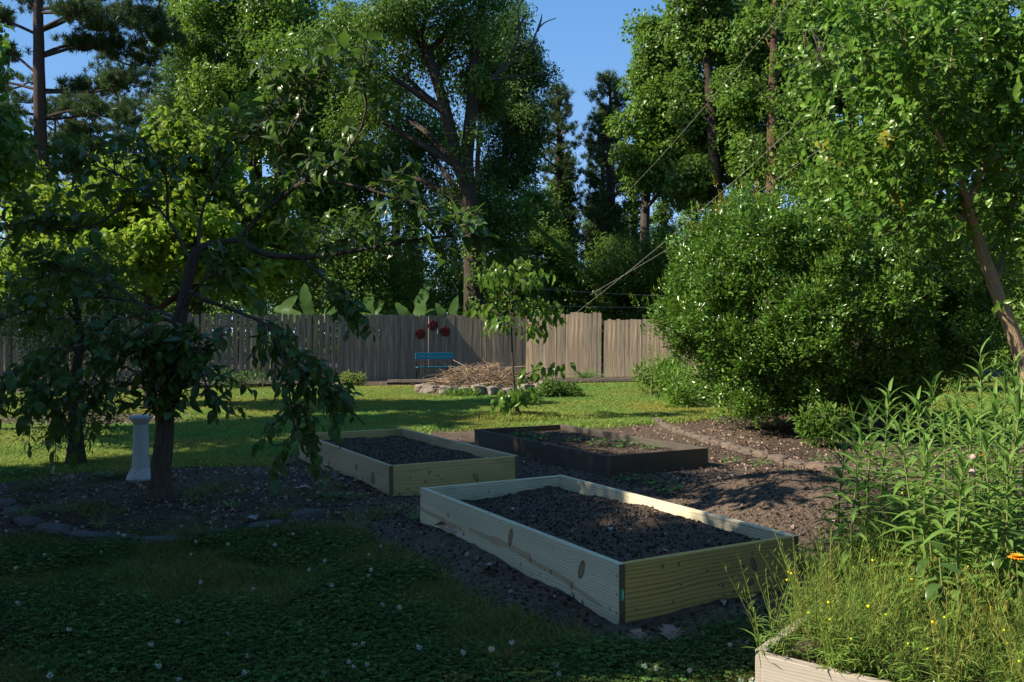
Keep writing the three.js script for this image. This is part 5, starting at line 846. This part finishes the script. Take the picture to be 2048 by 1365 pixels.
// ---------------------------------------------------------------- lawn, clover, litter
{
  const r = rng(1212), Q = () => new THREE.Quaternion().setFromAxisAngle(yUp, r() * 6.28);
  const grassPatch = (n, R, h, w, seed) => { const q = rng(seed), g = new GB(); for (let k = 0; k < n; k++) { const a = q() * 6.28, rr = R * Math.sqrt(q()), p = V(Math.cos(a) * rr, 0, Math.sin(a) * rr), b = q() * 6.28, len = h * (0.5 + 0.8 * q()), lean = 0.3 + 0.8 * q(), d = V(Math.cos(b) * lean, 1, Math.sin(b) * lean), x = V(-Math.sin(b), 0, Math.cos(b)).multiplyScalar(w / 2), m = p.clone().addScaledVector(d, len * 0.5), e = m.clone().add(V(d.x * 1.5, 0.45, d.z * 1.5).multiplyScalar(len * 0.5)), dry = q() < 0.12 ? [1.9, 1.2, 1.3] : tintOf(q, 0.3); g.add({ p: [...p.clone().sub(x).toArray(), ...p.clone().add(x).toArray(), ...m.clone().sub(x.clone().multiplyScalar(0.8)).toArray(), ...m.clone().add(x.clone().multiplyScalar(0.8)).toArray(), ...e.toArray()], i: [0, 1, 2, 1, 3, 2, 2, 3, 4] }, new THREE.Matrix4(), dry); } return g.geo(); };
  const cloverPatch = (n, R, seed) => { const q = rng(seed), g = new GB(); for (let k = 0; k < n; k++) { const a = q() * 6.28, rr = R * Math.sqrt(q()), p = V(Math.cos(a) * rr, 0.012 + 0.06 * q(), Math.sin(a) * rr), kk = 0.35 + 1.3 * q() * q() + 0.3 * q(), t = q() < 0.08 ? [2.2, 1.3, 1.2] : tintOf(q, 0.35).map(v => v * kk), s = 0.006 + 0.008 * q(), up = yUp.clone().addScaledVector(randDir(q), 0.55), o = q() * 6.28; for (let j = 0; j < 3; j++) { const b = o + j * 2.094; g.add(kite(s * 1.15, s * 1.05, 0.15, 0.62), orient(p, V(Math.cos(b), 0.05, Math.sin(b)), up), t); } } return g.geo(); };
  const gN = grassPatch(110, 0.16, 0.06, 0.004, 3), gF = grassPatch(90, 0.3, 0.055, 0.011, 4), cP = cloverPatch(170, 0.17, 6);
  const near = [], far = [], clover = [], litter = [], flowers = [], dirtClods = [];
  for (let k = 0; k < 5200; k++) {
    const d = 2 + 6.5 * Math.pow(r(), 1.4), x = (r() * 2 - 1.05) * d * 0.68, z = -d, q = zone(x, z); if (bedsDist(x, z) < 0.05) continue;
    const patch = fbm(x * 1.1, z * 1.1, 31); if (q.grass < 0.25 + 0.5 * r()) { if (r() > 0.06 || q.dirt > 0.8) continue; }
    const p = ground(x, z), c = 0.8 + 0.35 * r();
    if (patch > 0.05 + 0.3 * r() - (d > 4.3 ? 0.25 : 0)) near.push({ p, q: Q(), s: 0.75 + 0.4 * r(), c: rgb(c * (0.45 + 0.4 * r()), c * 0.62, c * 0.6) });
    else { clover.push({ p, q: Q(), s: 0.7 + 0.5 * r(), c: rgb(c * (0.85 + 0.5 * r()), c * (0.85 + 0.2 * r()), c) }); if (r() < 0.3) near.push({ p, q: Q(), s: 0.8 + 0.4 * r(), c: rgb(c * 0.4, c * 0.55, c * 0.5) }); }
    if (r() < 0.08 && fbm(x * 0.8, z * 0.8, 60) > -0.25) flowers.push({ p: p.clone().add(V((r() - 0.5) * 0.2, 0.065 + 0.02 * r(), (r() - 0.5) * 0.2)), q: Q(), s: 0.8 + 0.5 * r() });
  }
  for (let k = 0; k < 26000; k++) { const d = 7.5 + 16 * Math.pow(r(), 1.1), x = (r() * 2 - 1) * Math.min(d * 0.66, 14), z = -d, q = zone(x, z); if (q.grass < 0.3 + 0.4 * r() || bedsDist(x, z) < 0.12) continue; const c = 0.85 + 0.35 * r(), y = 0.9 + 0.35 * fbm(x * 0.7, z * 0.7, 5); far.push({ p: ground(x, z), q: Q(), s: 0.8 + 0.4 * r(), c: rgb(c * y * 0.98, c, c * 0.85) }); }
  inst('lawn_grass', gF, ML.grass, far, null, 'mown lawn grass between the beds and the fence', 'grass');
  inst('near_grass', gN, ML.grass, near, null, 'thin grass mixed into the clover lawn', 'grass');
  inst('clover', cP, ML.clover, clover, null, 'dense low clover carpet in the shaded foreground', 'clover');
  const fg = new GB(), bq = rng(2); for (let j = 0; j < 40; j++) { const d = randDir(bq); d.y = d.y * 0.8 + 0.25; fg.add(kite(0.013, 0.0042), orient(V(0, 0, 0), d, randDir(bq)), [1, 1, 0.95].map(v => v * (0.6 + 0.5 * bq()))); } fg.add(asShape(tube([V(0, -0.07, 0), V(0, 0, 0)], [0.0012, 0.0012], 3, { steps: 1 })), new THREE.Matrix4(), [0.3, 0.5, 0.2]);
  inst('clover_blossoms', fg.geo(), std(rgb(0.62, 0.6, 0.52), 0.9, { vertexColors: true }), flowers, null, 'small white clover blossoms dotted over the clover', 'blossoms');
  // dead leaves
  const dl = (() => { const g = new GB(), q = rng(4); g.add(leafShape(0.06, 0.034, { rows: 4, fold: 0.7, bend: 0.9 }), new THREE.Matrix4(), [1, 1, 1]); return g.geo(); })();
  for (let k = 0; k < 60000; k++) {
    const d = 2.6 + 21 * Math.pow(r(), 1.7), x = (r() * 2 - 1) * d * 0.66, z = -d, q = zone(x, z), bd = bedsDist(x, z); if (bd < 0.03) continue;
    const edge = x > 1.6 && d > 8 ? 0.75 : 0.09, want = Math.max(q.litter * (0.35 + 0.6 * ss(-0.3, 0.4, fbm(x * 2, z * 2, 40))), q.dirt * edge * 0.6, 0.006); if (r() > want) continue;
    const p = ground(x, z).add(V(0, 0.012, 0)), c = 0.45 + 0.9 * r(), pk = r() * 0.25; litter.push({ p, q: spin(r, yUp.clone().addScaledVector(randDir(r), 0.45)), s: 0.35 + 0.85 * r() * r() + 0.1, c: rgb(c, c * (1 - pk * 0.2), c * (1 + pk)) });
  }
  for (let k = 0; k < 520; k++) { const b = k % 3, B = BEDS[b], q1 = 0.08 + 0.84 * r(), q2 = 0.08 + 0.84 * r(), lv = [lvl1, lvl2, lvl3][b], p = B.A.clone().addScaledVector(UX, q1 * B.L).addScaledVector(VX, q2 * B.W); p.y = lv(q1 * B.L, q2 * B.W) + 0.006; const c = 0.5 + 1.0 * r(); litter.push({ p, q: spin(r, yUp.clone().addScaledVector(randDir(r), 0.4)), s: V(0.12 + 0.2 * r(), 0.3, 0.3 + 0.5 * r()), c: rgb(c, c, c * 1.1) }); }
  inst('leaf_litter', dl, ML.dead, litter, null, 'dry brown leaf litter over mulch and bare ground', 'litter');
  // clods of earth on the bare ground
  for (let k = 0; k < 42000; k++) { const d = 3.2 + 8 * Math.pow(r(), 1.3), x = -1.6 + 5.4 * r(), z = -d, q = zone(x, z); if (q.dirt < 0.45 || bedsDist(x, z) < 0.02) continue; const s = 0.002 + 0.011 * Math.pow(r(), 4), p = ground(x, z); p.y += s * 0.2; dirtClods.push({ p, q: new THREE.Quaternion().setFromAxisAngle(randDir(r), r() * 6), s, c: rgb(1, 1, 1).multiplyScalar(0.75 + 0.6 * r()) }); }
  inst('soil_clods', clodShape, soilMat, clods, null, 'crumbs of dark earth on the soil in the raised beds', 'soil');
  inst('ground_clods', clodShape, soilMat, dirtClods, null, 'crumbs of dark earth on bare ground round the beds', 'soil');
  // larger fallen oak leaves, one by one
  const lobed = (() => { const s = new THREE.Shape(); const pts = []; for (let i = 0; i <= 12; i++) { const t = i / 12, w = 0.045 * Math.sin(Math.PI * Math.pow(t, 0.9)) * (i % 3 === 1 ? 1.25 : i % 3 === 2 ? 0.55 : 0.8) + 0.002; pts.push([w, t * 0.13]); } s.moveTo(0, 0); for (const [w, y] of pts) s.lineTo(w, y); for (const [w, y] of pts.reverse()) s.lineTo(-w, y); const g = new THREE.ShapeGeometry(s, 2).rotateX(-Math.PI / 2), p = g.attributes.position; for (let i = 0; i < p.count; i++) p.setY(i, 0.012 + Math.abs(p.getX(i)) * 0.45 + 0.008 * Math.sin(p.getZ(i) * 40)); g.computeVertexNormals(); return g; })();
  const lm = [[0.3, 0.22, 0.17], [0.24, 0.13, 0.1], [0.25, 0.22, 0.2]].map(c => new THREE.MeshStandardMaterial({ color: rgb(...c), roughness: 0.8, side: THREE.DoubleSide }));
  [[868, 1080, 0], [895, 1095, 0], [975, 1148, 2], [870, 1078, 2], [1195, 1348, 2], [1320, 1285, 1], [1345, 1300, 1], [500, 1050, 2], [490, 1060, 0], [1290, 1310, 1], [590, 1000, 0], [1220, 1070, 2], [1500, 1330, 1]].forEach(([px, py, k]) => { const d = EYE * F / (py - HZ), p = foot(px, d); p.y += 0.02; if (bedsDist(p.x, p.z) < 0.02) return; const m = mesh('fallen_leaf', lobed, lm[k]); m.position.copy(p); m.rotation.set((r() - 0.5) * 0.5, r() * 6, (r() - 0.5) * 0.5); tag(m, k === 2 ? 'pale curled dead oak leaf lying on the ground' : k ? 'reddish brown dead oak leaf lying on the ground' : 'tan dead oak leaf lying beside the near bed', 'leaf', 'fallen oak leaves'); });
  // scraps of straw and leaf on the earth of the near bed
  [[0.9, 0.6], [1.5, 0.4], [0.55, 0.75], [1.9, 0.5], [0.35, 0.55], [1.2, 0.85]].forEach(([s, w], k) => { const p = BEDS[0].A.clone().addScaledVector(UX, s).addScaledVector(VX, w); p.y = lvl1(s, w) + 0.008; const m = mesh('dry_leaf', dl, lm[2]); m.position.copy(p); m.rotation.y = k * 1.9; m.scale.setScalar(0.9); tag(m, 'pale dry leaf scrap on the earth of the near bed', 'leaf', 'leaf scraps in the near bed'); });
}
// ---------------------------------------------------------------- overhead wires
{
  const wm = std(rgb(0.32, 0.3, 0.27), 0.6);
  const wire = (a, b, sag, label, rr = 0.012) => { const m = a.clone().lerp(b, 0.5); m.y -= sag; tag(mesh('overhead_wire', tube([a, a.clone().lerp(b, 0.25).add(V(0, -sag * 0.72, 0)), m, a.clone().lerp(b, 0.75).add(V(0, -sag * 0.72, 0)), b], [rr, rr], 5, { steps: 30 }), wm), label, 'wire', 'overhead wires'); };
  wire(at(1150, 628, 27.2), at(1960, -100, 14), 0.25, 'thick pale wire slanting up in front of the woods', 0.004);
  wire(at(1220, 420, 27.2), at(1680, -120, 15), 0.2, 'thin wire slanting up across the sunlit tall tree', 0.0035);
  wire(at(1180, 590, 27.2), at(2300, -180, 13), 0.3, 'thin wire running up through the crape myrtle leaves', 0.0035);
  wire(at(1040, 575, 28), at(1420, 595, 28), 0.05, 'upper level wire just above the fence', 0.006);
  wire(at(1040, 610, 28), at(1420, 614, 28), 0.05, 'lower level wire just above the fence', 0.006);
}
renderer.render(scene, camera);
